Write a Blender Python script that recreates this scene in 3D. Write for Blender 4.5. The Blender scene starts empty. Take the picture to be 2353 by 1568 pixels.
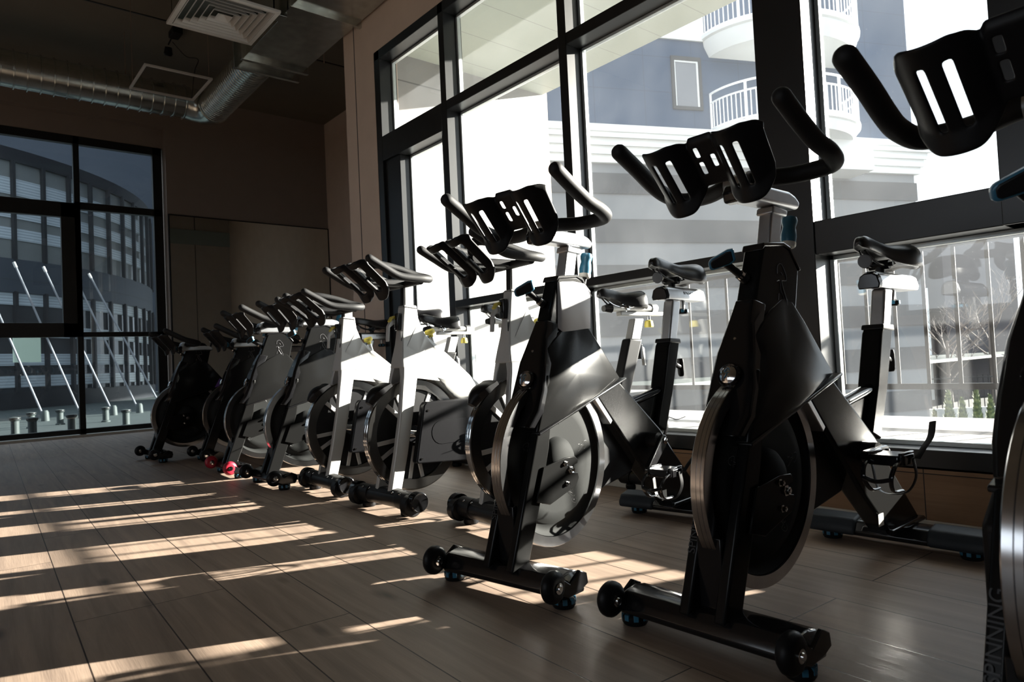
import bpy, bmesh, math, random
from mathutils import Vector, Matrix
random.seed(7)
R = math.radians
C = bpy.context.scene.collection

# ------------------------------------------------------------------ camera, sky, sun, exposure
H = 0.64                                   # camera height, metres
F_PX = 1583.4                              # focal length in pixels of a 2353 px wide frame
cy_, cp_, cr_ = R(-39.96), R(1.818), R(-2.71)
fwd = Vector((math.cos(cy_)*math.cos(cp_), math.sin(cy_)*math.cos(cp_), math.sin(cp_)))
rgt = Vector((math.sin(cy_), -math.cos(cy_), 0)); up = rgt.cross(fwd)
rr = math.cos(cr_)*rgt + math.sin(cr_)*up
uu = -math.sin(cr_)*rgt + math.cos(cr_)*up
cam = bpy.data.cameras.new('camera'); cam_o = bpy.data.objects.new('camera', cam); C.objects.link(cam_o)
cam.sensor_width = 36.0; cam.lens = F_PX*36/2353; cam.clip_start = 0.05; cam.clip_end = 400
m = Matrix((rr, uu, -fwd)).transposed().to_4x4(); m.translation = (0, 0, H)
cam_o.matrix_world = m
cam.dof.use_dof = True; cam.dof.focus_distance = 2.45; cam.dof.aperture_fstop = 8.0
bpy.context.scene.camera = cam_o

def at(px, py, depth):                     # point seen at a photo pixel, at a distance along the view
    d = fwd*F_PX + rr*(px-1176.5) - uu*(py-784)
    return Vector((0, 0, H)) + d*(depth/F_PX)
def at_z(px, py, z):
    d = fwd*F_PX + rr*(px-1176.5) - uu*(py-784)
    return Vector((0, 0, H)) + d*((z-H)/d.z)

world = bpy.data.worlds.new('world'); bpy.context.scene.world = world; world.use_nodes = True
wn = world.node_tree.nodes; bg = wn['Background']
bg.inputs['Color'].default_value = (0.84, 0.92, 1.0, 1); bg.inputs['Strength'].default_value = 0.62
sun = bpy.data.lights.new('sun', 'SUN'); sun_o = bpy.data.objects.new('sun', sun); C.objects.link(sun_o)
sun.energy = 12.0; sun.angle = R(0.55); sun.color = (1.0, 0.93, 0.83)
SAZ, SEL = R(68.5), R(15.4)
sd = Vector((math.cos(SAZ)*math.cos(SEL), math.sin(SAZ)*math.cos(SEL), -math.sin(SEL)))
sun_o.rotation_euler = sd.to_track_quat('-Z', 'Y').to_euler()
vs = bpy.context.scene.view_settings
vs.view_transform = 'Standard'; vs.look = 'None'; vs.gamma = 1; vs.use_curve_mapping = False; vs.exposure = 2.0
bpy.context.scene.cycles.max_bounces = 8
bpy.context.scene.cycles.transparent_max_bounces = 24

# ------------------------------------------------------------------ materials
M = {}
def mat(name, col, rough=.5, metal=0.0, spec=.5, coat=0.0, noise=0.0, nscale=30, bump=0.0, emit=None):
    ma = bpy.data.materials.new(name); ma.use_nodes = True; nt = ma.node_tree; b = nt.nodes['Principled BSDF']
    b.inputs['Base Color'].default_value = (*col, 1); b.inputs['Roughness'].default_value = rough
    b.inputs['Metallic'].default_value = metal; b.inputs['Specular IOR Level'].default_value = spec
    b.inputs['Coat Weight'].default_value = coat; b.inputs['Coat Roughness'].default_value = .08
    tc = nt.nodes.new('ShaderNodeTexCoord')
    if noise or bump:
        n = nt.nodes.new('ShaderNodeTexNoise'); n.inputs['Scale'].default_value = nscale; n.inputs['Detail'].default_value = 5
        nt.links.new(tc.outputs['Object'], n.inputs['Vector'])
        if noise:
            mx = nt.nodes.new('ShaderNodeMix'); mx.data_type = 'RGBA'
            mx.inputs['A'].default_value = (*[c*(1-noise) for c in col], 1)
            mx.inputs['B'].default_value = (*[min(1, c*(1+noise)) for c in col], 1)
            nt.links.new(n.outputs['Fac'], mx.inputs['Factor']); nt.links.new(mx.outputs['Result'], b.inputs['Base Color'])
        if bump:
            bp = nt.nodes.new('ShaderNodeBump'); bp.inputs['Strength'].default_value = bump; bp.inputs['Distance'].default_value = .002
            nt.links.new(n.outputs['Fac'], bp.inputs['Height']); nt.links.new(bp.outputs['Normal'], b.inputs['Normal'])
    if emit:
        b.inputs['Emission Color'].default_value = (*emit[:3], 1); b.inputs['Emission Strength'].default_value = emit[3]
    M[name] = ma; return ma
mat('gloss_black', (.009, .009, .010), .16, 0, .35, coat=.2, noise=.3, nscale=60)
mat('fleck_black', (.009, .009, .009), .17, 0, .12, coat=0, noise=.5, nscale=900)
mat('satin_black', (.010, .010, .011), .38, 0, .25, noise=.2, nscale=80)
mat('foam_black', (.009, .009, .010), .62, 0, .3, noise=.25, nscale=500, bump=.15)
mat('plastic_black', (.008, .008, .009), .42, 0, .2, noise=.2, nscale=200, bump=.05)
mat('disc_black', (.020, .021, .021), .7, .0, .05, noise=.15, nscale=300)
mat('cover_grey', (.022, .027, .033), .5, 0, .25, noise=.2, nscale=300, bump=.1)
mat('chrome', (.72, .72, .72), .10, 1, .5, noise=.06, nscale=12)
mat('rim_steel', (.55, .55, .56), .17, 1, .5, noise=.25, nscale=25)
mat('rim_dark', (.16, .155, .15), .22, 1, .5, noise=.35, nscale=18)
mat('aluminium', (.55, .56, .58), .36, 1, .5, noise=.08, nscale=60)
mat('silver_frame', (.43, .43, .42), .42, .2, .5, noise=.04, nscale=300)
mat('spoke_silver', (.50, .50, .50), .4, .4, .5, noise=.05)
mat('blue', (.035, .16, .26), .35, 0, .5, noise=.1, nscale=60)
mat('yellow', (.62, .52, .09), .45, 0, .5, noise=.08, nscale=60)
mat('red', (.35, .012, .03), .4, 0, .5, noise=.1, nscale=60)
mat('white_plastic', (.7, .68, .62), .5, 0, .5, noise=.05)
mat('leather', (.014, .014, .016), .30, 0, .5, noise=.2, nscale=200, bump=.12)
mat('lens', (.75, .76, .78), .10, 1, .5, noise=.1)
mat('paper', (.55, .55, .57), .7, 0, .3, noise=.05, nscale=20)
mat('mark_grey', (.10, .10, .105), .4, 0, .5, noise=.1)
mat('mark_dim', (.035, .035, .037), .45, 0, .4, noise=.1)
mat('frame_black', (.011, .012, .013), .33, 0, .5, noise=.35, nscale=8, bump=.06)
mat('seal_grey', (.62, .66, .66), .25, .5, .5, noise=.1, nscale=20)
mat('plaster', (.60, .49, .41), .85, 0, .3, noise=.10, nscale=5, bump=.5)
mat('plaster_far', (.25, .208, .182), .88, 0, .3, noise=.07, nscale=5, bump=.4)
mat('ceiling_paint', (.17, .15, .12), .9, 0, .3, noise=.12, nscale=3, bump=.3)
mat('board_white', (.55, .52, .46), .5, 0, .4, noise=.05)
mat('galvanised', (.60, .63, .61), .22, 1, .5, noise=.28, nscale=14)
mat('vent_white', (.50, .49, .47), .45, 0, .5, noise=.05)
mat('cable', (.02, .02, .02), .6, noise=.1)
mat('wire', (.35, .26, .2), .4, .5, noise=.1)
mat('cream', (.80, .80, .78), .6, 0, .4, noise=.05, nscale=3)
mat('soffit', (.56, .63, .57), .45, 0, .4, noise=.04, nscale=2)
mat('deck_stone', (.78, .78, .78), .6, 0, .3, noise=.06, nscale=3)
mat('facade_blue', (.045, .075, .125), .8, 0, .3, noise=.10, nscale=2)
mat('facade_white', (.62, .64, .64), .7, 0, .3, noise=.05, nscale=2)
mat('facade_light', (.145, .156, .168), .75, 0, .3, noise=.07, nscale=2)
mat('facade_dark', (.048, .051, .057), .75, 0, .3, noise=.10, nscale=2)
mat('rail_white', (.75, .77, .78), .4, 0, .5, noise=.04)
mat('rail_black', (.012, .012, .013), .5, 0, .25, noise=.1)
mat('curtain', (.17, .18, .20), .8, noise=.05)
mat('office_blue', (.075, .09, .115), .7, 0, .3, noise=.1, nscale=1)
mat('office_dark', (.020, .021, .024), .5, 0, .4, noise=.15, nscale=2)
mat('office_glass', (.05, .055, .06), .12, 0, .7, noise=.5, nscale=.8)
mat('office_glass_pale', (.20, .215, .215), .3, 0, .6, noise=.35, nscale=.8)
mat('brown_wall', (.07, .065, .07), .85, 0, .3, noise=.15, nscale=2)
mat('stone_pale', (.45, .45, .44), .8, 0, .3, noise=.1, nscale=2)
mat('asphalt', (.06, .065, .068), .85, 0, .3, noise=.2, nscale=2)
mat('plaza', (.045, .058, .056), .6, 0, .4, noise=.35, nscale=3)
mat('bark', (.16, .135, .12), .9, noise=.2, nscale=20)
mat('cloth_white', (.6, .6, .58), .8, noise=.05)
mat('warm_lit', (.5, .6, .5), .6, emit=(.55, .75, .6, .05), noise=.05)
mat('guard_black', (.007, .007, .008), .28, 0, .15, noise=.2, nscale=100)
mat('mirror', (.62, .64, .60), .015, 1, .5, noise=.01)

def nodes(name):
    ma = bpy.data.materials.new(name); ma.use_nodes = True; M[name] = ma
    return ma.node_tree, ma.node_tree.nodes, ma.node_tree.links, ma.node_tree.nodes['Principled BSDF']
def math_n(N, L, op, a, b=None, c=None):
    n = N.new('ShaderNodeMath'); n.operation = op
    for i, v in enumerate((a, b, c)):
        if v is None: continue
        if isinstance(v, (int, float)): n.inputs[i].default_value = v
        else: L.new(v, n.inputs[i])
    return n.outputs[0]

def wood_planks(name, ang, off, dark, light, rough=.38, vertical=False):
    nt, N, L, b = nodes(name)
    g = N.new('ShaderNodeNewGeometry'); mp = N.new('ShaderNodeMapping')
    mp.inputs['Rotation'].default_value = (R(90) if vertical else 0, 0, -ang); mp.inputs['Location'].default_value = (.35, off, 0)
    L.new(g.outputs['Position'], mp.inputs['Vector'])
    br = N.new('ShaderNodeTexBrick'); L.new(mp.outputs[0], br.inputs['Vector'])
    br.inputs['Scale'].default_value = 1; br.inputs['Brick Width'].default_value = 1.285; br.inputs['Row Height'].default_value = .193
    br.inputs['Mortar Size'].default_value = .0019; br.inputs['Mortar Smooth'].default_value = .2; br.inputs['Bias'].default_value = 0
    br.offset = .37; br.offset_frequency = 3
    br.inputs['Color1'].default_value = (.25, .25, .25, 1); br.inputs['Color2'].default_value = (.8, .8, .8, 1); br.inputs['Mortar'].default_value = (0, 0, 0, 1)
    sx = N.new('ShaderNodeMapping'); sx.inputs['Scale'].default_value = (1.6, 26, 1); L.new(mp.outputs[0], sx.inputs['Vector'])
    # shift grain per plank
    ad = N.new('ShaderNodeVectorMath'); ad.operation = 'MULTIPLY_ADD'; L.new(br.outputs['Color'], ad.inputs[0]); ad.inputs[1].default_value = (37, 91, 17); L.new(sx.outputs[0], ad.inputs[2])
    n1 = N.new('ShaderNodeTexNoise'); n1.inputs['Scale'].default_value = 1.0; n1.inputs['Detail'].default_value = 8; n1.inputs['Distortion'].default_value = .9; L.new(ad.outputs[0], n1.inputs['Vector'])
    s2 = N.new('ShaderNodeMapping'); s2.inputs['Scale'].default_value = (12, 260, 1); L.new(mp.outputs[0], s2.inputs['Vector'])
    n2 = N.new('ShaderNodeTexNoise'); n2.inputs['Scale'].default_value = 1; n2.inputs['Detail'].default_value = 3; L.new(s2.outputs[0], n2.inputs['Vector'])
    s3 = N.new('ShaderNodeMapping'); s3.inputs['Scale'].default_value = (2.2, 6.5, 1); L.new(mp.outputs[0], s3.inputs['Vector'])
    vo = N.new('ShaderNodeTexVoronoi'); vo.inputs['Scale'].default_value = 1; vo.inputs['Randomness'].default_value = 1; L.new(s3.outputs[0], vo.inputs['Vector'])
    kr = N.new('ShaderNodeMapRange'); kr.inputs['From Min'].default_value = .015; kr.inputs['From Max'].default_value = .15; L.new(vo.outputs['Distance'], kr.inputs['Value'])
    sep = N.new('ShaderNodeSeparateColor'); L.new(vo.outputs['Color'], sep.inputs[0])
    rare = math_n(N, L, 'GREATER_THAN', sep.outputs[0], .40)
    knot = math_n(N, L, 'MULTIPLY', math_n(N, L, 'SUBTRACT', 1.0, kr.outputs[0]), rare)
    f = math_n(N, L, 'ADD', math_n(N, L, 'MULTIPLY', n1.outputs['Fac'], .62), math_n(N, L, 'MULTIPLY', n2.outputs['Fac'], .22))
    sb = N.new('ShaderNodeSeparateColor'); L.new(br.outputs['Color'], sb.inputs[0])
    f = math_n(N, L, 'ADD', f, math_n(N, L, 'MULTIPLY', sb.outputs[0], .22))
    cr = N.new('ShaderNodeValToRGB'); L.new(f, cr.inputs[0])
    cr.color_ramp.elements[0].position = .28; cr.color_ramp.elements[0].color = (*dark, 1)
    cr.color_ramp.elements[1].position = .78; cr.color_ramp.elements[1].color = (*light, 1)
    mk = N.new('ShaderNodeMix'); mk.data_type = 'RGBA'; L.new(math_n(N, L, 'MULTIPLY', knot, .85), mk.inputs['Factor']); L.new(cr.outputs[0], mk.inputs['A']); mk.inputs['B'].default_value = (.035, .026, .022, 1)
    mm = N.new('ShaderNodeMix'); mm.data_type = 'RGBA'; L.new(br.outputs['Fac'], mm.inputs['Factor']); L.new(mk.outputs['Result'], mm.inputs['A']); mm.inputs['B'].default_value = (.03, .02, .015, 1)
    L.new(mm.outputs['Result'], b.inputs['Base Color']); b.inputs['Specular IOR Level'].default_value = .38
    L.new(math_n(N, L, 'ADD', rough-.06, math_n(N, L, 'MULTIPLY', n2.outputs['Fac'], .14)), b.inputs['Roughness'])
    bp = N.new('ShaderNodeBump'); bp.inputs['Strength'].default_value = .22; bp.inputs['Distance'].default_value = .001
    L.new(math_n(N, L, 'SUBTRACT', n2.outputs['Fac'], br.outputs['Fac']), bp.inputs['Height']); L.new(bp.outputs[0], b.inputs['Normal'])
wood_planks('floor_wood', R(-2.66), .17, (.165, .122, .096), (.41, .305, .232), .50)
wood_planks('panel_wood', 0, .0, (.20, .11, .055), (.36, .205, .11), .55, vertical=True)

def tiles(name, col, joint, w, h, axis, jw=.006, rough=.6):
    """cladding with thin joints; axis 'x' = wall whose face runs along world x, 'y' along y, 'z' = horizontal"""
    nt, N, L, b = nodes(name)
    g = N.new('ShaderNodeTexCoord'); s = N.new('ShaderNodeSeparateXYZ'); L.new(g.outputs['Object'], s.inputs[0])
    c = N.new('ShaderNodeCombineXYZ')
    u, v = {'x': ('X', 'Z'), 'y': ('Y', 'Z'), 'z': ('X', 'Y')}[axis]
    L.new(s.outputs[u], c.inputs[0]); L.new(s.outputs[v], c.inputs[1])
    br = N.new('ShaderNodeTexBrick'); L.new(c.outputs[0], br.inputs['Vector']); br.offset = 0
    br.inputs['Scale'].default_value = 1; br.inputs['Brick Width'].default_value = w; br.inputs['Row Height'].default_value = h; br.inputs['Mortar Size'].default_value = jw
    br.inputs['Color1'].default_value = (*[x*.96 for x in col], 1); br.inputs['Color2'].default_value = (*col, 1); br.inputs['Mortar'].default_value = (*joint, 1)
    L.new(br.outputs['Color'], b.inputs['Base Color']); b.inputs['Roughness'].default_value = rough
tiles('wing_tiles', (.25, .25, .245), (.11, .112, .112), 1.2, 1.0, 'y', .006)
tiles('soffit_panels', (.55, .62, .56), (.36, .42, .38), .42, 3.0, 'x', .004)
tiles('blue_panels', (.030, .056, .105), (.022, .040, .078), 1.6, 1.05, 'x', .012, .8)
tiles('deck_tiles', (.33, .33, .33), (.21, .215, .22), 1.1, .55, 'z', .012)
tiles('office_panels', (.045, .058, .076), (.03, .04, .05), 2.2, 1.9, 'x', .02, .6)

# soffit panels need y as v
def soffit_mat():
    nt, N, L, b = nodes('soffit_boards')
    g = N.new('ShaderNodeNewGeometry'); s = N.new('ShaderNodeSeparateXYZ'); L.new(g.outputs['Position'], s.inputs[0])
    t = math_n(N, L, 'FRACT', math_n(N, L, 'DIVIDE', s.outputs[0], .42))
    j = math_n(N, L, 'LESS_THAN', t, .02)
    mx = N.new('ShaderNodeMix'); mx.data_type = 'RGBA'; L.new(j, mx.inputs['Factor']); mx.inputs['A'].default_value = (.38, .425, .38, 1); mx.inputs['B'].default_value = (.28, .31, .28, 1)
    L.new(mx.outputs['Result'], b.inputs['Base Color']); b.inputs['Roughness'].default_value = .5
soffit_mat()
def blinds_mat():
    nt, N, L, b = nodes('blinds')
    g = N.new('ShaderNodeNewGeometry'); s = N.new('ShaderNodeSeparateXYZ'); L.new(g.outputs['Position'], s.inputs[0])
    t = math_n(N, L, 'FRACT', math_n(N, L, 'DIVIDE', s.outputs[2], .085))
    j = math_n(N, L, 'LESS_THAN', t, .3)
    mx = N.new('ShaderNodeMix'); mx.data_type = 'RGBA'; L.new(j, mx.inputs['Factor']); mx.inputs['A'].default_value = (.50, .57, .62, 1); mx.inputs['B'].default_value = (.30, .35, .39, 1)
    L.new(mx.outputs['Result'], b.inputs['Base Color']); b.inputs['Roughness'].default_value = .6
blinds_mat()
def foliage_mat():
    nt, N, L, b = nodes('foliage')
    n = N.new('ShaderNodeTexNoise'); n.inputs['Scale'].default_value = 9; g = N.new('ShaderNodeTexCoord'); L.new(g.outputs['Object'], n.inputs['Vector'])
    cr = N.new('ShaderNodeValToRGB'); L.new(n.outputs['Fac'], cr.inputs[0])
    cr.color_ramp.elements[0].position = .35; cr.color_ramp.elements[0].color = (.04, .07, .03, 1); cr.color_ramp.elements[1].position = .7; cr.color_ramp.elements[1].color = (.20, .24, .09, 1)
    L.new(cr.outputs[0], b.inputs['Base Color']); b.inputs['Roughness'].default_value = .8
foliage_mat()
def glass_mat(name, dust, tint=(1, 1, 1)):
    nt, N, L, b = nodes(name); N.remove(b); out = N['Material Output']
    tr = N.new('ShaderNodeBsdfTransparent'); tr.inputs[0].default_value = (*tint, 1)
    gl = N.new('ShaderNodeBsdfGlossy'); gl.inputs['Roughness'].default_value = .0
    lw = N.new('ShaderNodeLayerWeight'); fz = math_n(N, L, 'ADD', math_n(N, L, 'MULTIPLY', math_n(N, L, 'POWER', lw.outputs['Facing'], 5.0), .9), .045)
    mx = N.new('ShaderNodeMixShader'); L.new(fz, mx.inputs[0]); L.new(tr.outputs[0], mx.inputs[1]); L.new(gl.outputs[0], mx.inputs[2])
    tl = N.new('ShaderNodeBsdfTranslucent'); tl.inputs[0].default_value = (.9, .95, 1, 1)
    ns = N.new('ShaderNodeTexNoise'); ns.inputs['Scale'].default_value = 2.5; ns.inputs['Detail'].default_value = 6; g = N.new('ShaderNodeTexCoord'); L.new(g.outputs['Object'], ns.inputs['Vector'])
    sp = N.new('ShaderNodeTexVoronoi'); sp.inputs['Scale'].default_value = 38; L.new(g.outputs['Object'], sp.inputs['Vector'])
    sk = math_n(N, L, 'MULTIPLY', math_n(N, L, 'LESS_THAN', sp.outputs['Distance'], .05), .03)
    df = math_n(N, L, 'MULTIPLY', ns.outputs['Fac'], dust*2)
    f = math_n(N, L, 'ADD', df, sk) if dust > .003 and name == 'glass_dusty' else df
    m2 = N.new('ShaderNodeMixShader'); L.new(f, m2.inputs[0]); L.new(mx.outputs[0], m2.inputs[1]); L.new(tl.outputs[0], m2.inputs[2])
    L.new(m2.outputs[0], out.inputs[0])
glass_mat('glass_dusty', .008, (.97, .985, .98))
glass_mat('glass_far', .006, (.72, .76, .78))

# ------------------------------------------------------------------ mesh helpers
class MB:
    def __init__(s): s.bm = bmesh.new()
    def poly(s, pts, faces):
        vs_ = [s.bm.verts.new(p) for p in pts]
        for f in faces:
            try: s.bm.faces.new([vs_[i] for i in f])
            except ValueError: pass
        return vs_
    def box(s, x0, x1, y0, y1, z0, z1):
        p = [(x, y, z) for z in (z0, z1) for y in (y0, y1) for x in (x0, x1)]
        s.poly(p, [(0, 2, 3, 1), (4, 5, 7, 6), (0, 1, 5, 4), (2, 6, 7, 3), (0, 4, 6, 2), (1, 3, 7, 5)]); return s
    def obox(s, c, ax, ay, az):            # oriented box: centre and three half-axis vectors
        c, ax, ay, az = map(Vector, (c, ax, ay, az))
        p = [c+i*ax+j*ay+k*az for k in (-1, 1) for j in (-1, 1) for i in (-1, 1)]
        s.poly(p, [(0, 2, 3, 1), (4, 5, 7, 6), (0, 1, 5, 4), (2, 6, 7, 3), (0, 4, 6, 2), (1, 3, 7, 5)]); return s
    def prism(s, prof, s0, s1):            # profile in (t, z), extruded along the bike's sideways axis
        n = len(prof)
        p = [(s0, -t, z) for t, z in prof] + [(s1, -t, z) for t, z in prof]
        s.poly(p, [tuple(range(n)), tuple(range(2*n-1, n-1, -1))] + [(i, n+i, n+(i+1) % n, (i+1) % n) for i in range(n)]); return s
    def loft(s, prof, inset=.3, c=0):      # profile [(t, z, halfwidth, bulge)], puffed sides
        n = len(prof); ct = sum(q[0] for q in prof)/n; cz = sum(q[1] for q in prof)/n
        p = []
        for sg in (1, -1):
            p += [(c+sg*q[2], -q[0], q[1]) for q in prof]
            p += [(c+sg*(q[2]+q[3]), -(q[0]+(ct-q[0])*inset), q[1]+(cz-q[1])*inset) for q in prof]
            mw = sum(q[2]+q[3]*1.25 for q in prof)/n
            p += [(c+sg*mw, -ct, cz)]
        o = 2*n+1; f = []
        for k in (0, o):
            for i in range(n):
                j = (i+1) % n; f.append((k+i, k+j, k+n+j, k+n+i)); f.append((k+n+i, k+n+j, k+2*n))
        for i in range(n):
            j = (i+1) % n; f.append((i, j, o+j, o+i))
        s.poly(p, f); return s
    def tube(s, pts, r, seg=14, caps=True, flat=1.0, round_end=False, closed=False):
        pts = [Vector(p) for p in pts]; rad = r if isinstance(r, (list, tuple)) else [r]*len(pts)
        if round_end:
            a = (pts[0]-pts[1]).normalized(); b = (pts[-1]-pts[-2]).normalized(); r0, r1 = rad[0], rad[-1]
            pts = [pts[0]+a*r0, pts[0]+a*r0*.75, pts[0]+a*r0*.4] + pts + [pts[-1]+b*r1*.4, pts[-1]+b*r1*.75, pts[-1]+b*r1]
            rad = [r0*.25, r0*.68, r0*.93] + list(rad) + [r1*.93, r1*.68, r1*.25]
        rings = []; nprev = None; n = len(pts)
        for i, p in enumerate(pts):
            if closed: d = (pts[(i+1) % n]-pts[i-1]).normalized()
            else: d = (pts[min(i+1, n-1)]-pts[max(i-1, 0)]).normalized()
            if nprev is None:
                a = Vector((0, 0, 1)) if abs(d.z) < .9 else Vector((1, 0, 0)); nn = a.cross(d).normalized()
            else:
                nn = (nprev - d*nprev.dot(d)).normalized()
            nprev = nn; bb = d.cross(nn)
            rings.append([s.bm.verts.new(p + (nn*math.cos(t)*rad[i] + bb*math.sin(t)*rad[i]*flat)) for t in [2*math.pi*k/seg for k in range(seg)]])
        rg = list(zip(rings, rings[1:])) + ([(rings[-1], rings[0])] if closed else [])
        for a, b in rg:
            for k in range(seg): s.bm.faces.new((a[k], a[(k+1) % seg], b[(k+1) % seg], b[k]))
        if caps and not closed:
            s.bm.faces.new(rings[0][::-1]); s.bm.faces.new(rings[-1])
        return s
    def lathe(s, prof, c, axis, seg=48, ref=None):   # prof [(radius, along)]
        c = Vector(c); a = Vector(axis).normalized(); u = (Vector((0, 0, 1)) if abs(a.z) < .9 else Vector((1, 0, 0))).cross(a).normalized(); v = a.cross(u)
        rings = []
        for r, h in prof:
            if r < 1e-6: rings.append([s.bm.verts.new(c+a*h)])
            else: rings.append([s.bm.verts.new(c+a*h+(u*math.cos(2*math.pi*k/seg)+v*math.sin(2*math.pi*k/seg))*r) for k in range(seg)])
        for A, B in zip(rings, rings[1:]):
            for k in range(seg):
                k2 = (k+1) % seg
                if len(A) == 1 and len(B) == 1: continue
                if len(A) == 1: s.bm.faces.new((A[0], B[k2], B[k]))
                elif len(B) == 1: s.bm.faces.new((A[k], A[k2], B[0]))
                else: s.bm.faces.new((A[k], A[k2], B[k2], B[k]))
        return s
    def build(s, name, material, parent=None, bevel=0.0, seg=2, smooth=True, subsurf=0, solid=0.0, ang=38, limit=30):
        bmesh.ops.recalc_face_normals(s.bm, faces=s.bm.faces)
        me = bpy.data.meshes.new(name); s.bm.to_mesh(me); s.bm.free()
        me.materials.append(M[material])
        o = bpy.data.objects.new(name, me); C.objects.link(o)
        if parent is not None: o.parent = parent
        if smooth:
            me.polygons.foreach_set('use_smooth', [True]*len(me.polygons))
            if not subsurf: me.set_sharp_from_angle(angle=R(ang))
        if solid:
            md = o.modifiers.new('solid', 'SOLIDIFY'); md.thickness = solid; md.offset = 0
        if bevel:
            md = o.modifiers.new('bevel', 'BEVEL'); md.width = bevel; md.segments = seg; md.limit_method = 'ANGLE'; md.angle_limit = R(limit); md.harden_normals = False
        if subsurf:
            md = o.modifiers.new('sub', 'SUBSURF'); md.levels = subsurf; md.render_levels = subsurf
        return o
def empty(name, loc=(0, 0, 0), rz=0):
    o = bpy.data.objects.new(name, None); C.objects.link(o); o.location = loc; o.rotation_euler = (0, 0, rz); o.empty_display_size = .1; return o
def tag(o, label=None, cat=None, group=None, kind=None):
    if label: o['label'] = label
    if cat: o['category'] = cat
    if group: o['group'] = group
    if kind: o['kind'] = kind
    return o
kids = {}
def copy_tree(o, parent=None):
    c = o.copy(); C.objects.link(c)
    if parent is not None: c.parent = parent
    for ch in [x for x in list(bpy.data.objects) if x.parent == o]: copy_tree(ch, c)
    return c
def children(o): return [x for x in bpy.data.objects if x.parent == o]
def struct(mb, name, material, bevel=0, **k):
    o = mb.build(name, material, None, bevel, **k); o['kind'] = 'structure'; return o
def bez(p, n=24):                            # Catmull-Rom through points
    p = [Vector(q) for q in p]; out = []
    for i in range(len(p)-1):
        a = p[i-1] if i else p[0]*2-p[1]; b = p[i]; c = p[i+1]; d = p[i+2] if i+2 < len(p) else p[-1]*2-p[-2]
        for k in range(n):
            t = k/n; out.append(.5*((2*b)+(-a+c)*t+(2*a-5*b+4*c-d)*t*t+(-a+3*b-3*c+d)*t**3))
    out.append(p[-1]); return out
def text_mesh(body, size, name, material, parent, mw, depth=.0006):
    cu = bpy.data.curves.new(name, 'FONT'); cu.body = body; cu.size = size; cu.align_x = 'CENTER'; cu.align_y = 'CENTER'; cu.extrude = depth
    to = bpy.data.objects.new(name, cu); C.objects.link(to)
    me = bpy.data.meshes.new_from_object(to); me.name = name
    bpy.data.objects.remove(to); me.materials.clear(); me.materials.append(M[material])
    me.transform(mw); o = bpy.data.objects.new(name, me); C.objects.link(o); o.parent = parent
    return o

# ------------------------------------------------------------------ room shell
WY = -2.60                                  # inner face of the window wall
GY = -2.72                                  # glass
CZ = 4.36; FX = 9.60                        # ceiling, far wall
X0, Y1 = -5.0, 6.5
struct(MB().box(X0-.3, FX+.4, -4.9, Y1+.3, -.25, 0), 'floor', 'floor_wood', smooth=False)
struct(MB().box(X0-.3, FX+.4, -4.9, Y1+.3, CZ, CZ+.3), 'ceiling', 'ceiling_paint', smooth=False)
# far wall with a recessed opening for its window (y -0.55.. seen; opening runs on to the left)
WR, WL, WT = -2.33, 2.6, 3.91              # recess right edge, left edge, top
mb = MB(); mb.box(FX, FX+.35, -4.9, WR, 0, CZ); mb.box(FX, FX+.35, WL, Y1, 0, CZ); mb.box(FX, FX+.35, WR, WL, WT, CZ)
mb.box(FX+.13, FX+.35, WR, WL, 3.66, WT)
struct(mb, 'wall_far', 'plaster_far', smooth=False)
struct(MB().box(X0-.3, X0, -4.9, Y1+.3, 0, CZ), 'wall_near', 'plaster', smooth=False)
mb = MB(); mb.box(X0, -2.5, Y1, Y1+.3, 0, CZ); mb.box(4.5, FX+.4, Y1, Y1+.3, 0, CZ); mb.box(-2.5, 4.5, Y1, Y1+.3, 0, 1.1); mb.box(-2.5, 4.5, Y1, Y1+.3, 3.0, CZ)
struct(mb, 'wall_left', 'plaster', smooth=False)
mb = MB()
for x in (-2.5, -.8, .95, 2.7, 4.42): mb.box(x, x+.08, Y1+.1, Y1+.2, 1.1, 3.0)
mb.box(-2.5, 4.5, Y1+.1, Y1+.2, 1.1, 1.18); mb.box(-2.5, 4.5, Y1+.1, Y1+.2, 2.92, 3.0)
struct(mb, 'window_3', 'frame_black', smooth=False)
struct(MB().box(-40, FX+.4, Y1+.35, 60, -.3, -.1), 'floor_yard', 'asphalt', smooth=False)
# window wall: pier + header + low parapet clad in laminate
CR = 5.07; OL = 4.58; OT = 3.05
mb = MB(); mb.box(OL, CR, WY-.20, WY, 0, CZ); mb.box(X0-.3, OL, WY-.20, WY, OT, CZ); mb.box(X0-.3, .56, WY-.2, WY, 0, OT)
struct(mb, 'wall_window', 'plaster', smooth=False)
struct(MB().box(4.886, 4.896, WY, WY+.0015, 0, CZ), 'trim_1', 'brown_wall', smooth=False)
struct(MB().box(.56, 3.72, WY-.20, WY, 0, .215), 'wall_low', 'panel_wood', smooth=False)
struct(MB().box(X0, CR, WY, WY+.014, 0, .035), 'baseboard_window', 'board_white', .002)
struct(MB().box(CR, FX+.4, -4.85, -4.55, 0, CZ), 'wall_alcove', 'plaster', smooth=False)
struct(MB().box(CR-.02, CR, -4.85, WY-.2, 0, CZ), 'wall_pier', 'plaster', smooth=False)
for k, yy_ in enumerate((-3.3, -3.9)): struct(MB().box(CR, CR+.002, yy_-.006, yy_+.006, 0, CZ), 'trim_%d' % (k+8), 'brown_wall', smooth=False)
struct(MB().box(FX-.012, FX, WR, WL, 0, .03), 'baseboard_far', 'board_white', smooth=False)

def frame_bar(mb, x0, x1, z0, z1, y0=GY-.03, y1=WY): mb.box(x0, x1, y0, y1, z0, z1)
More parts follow.
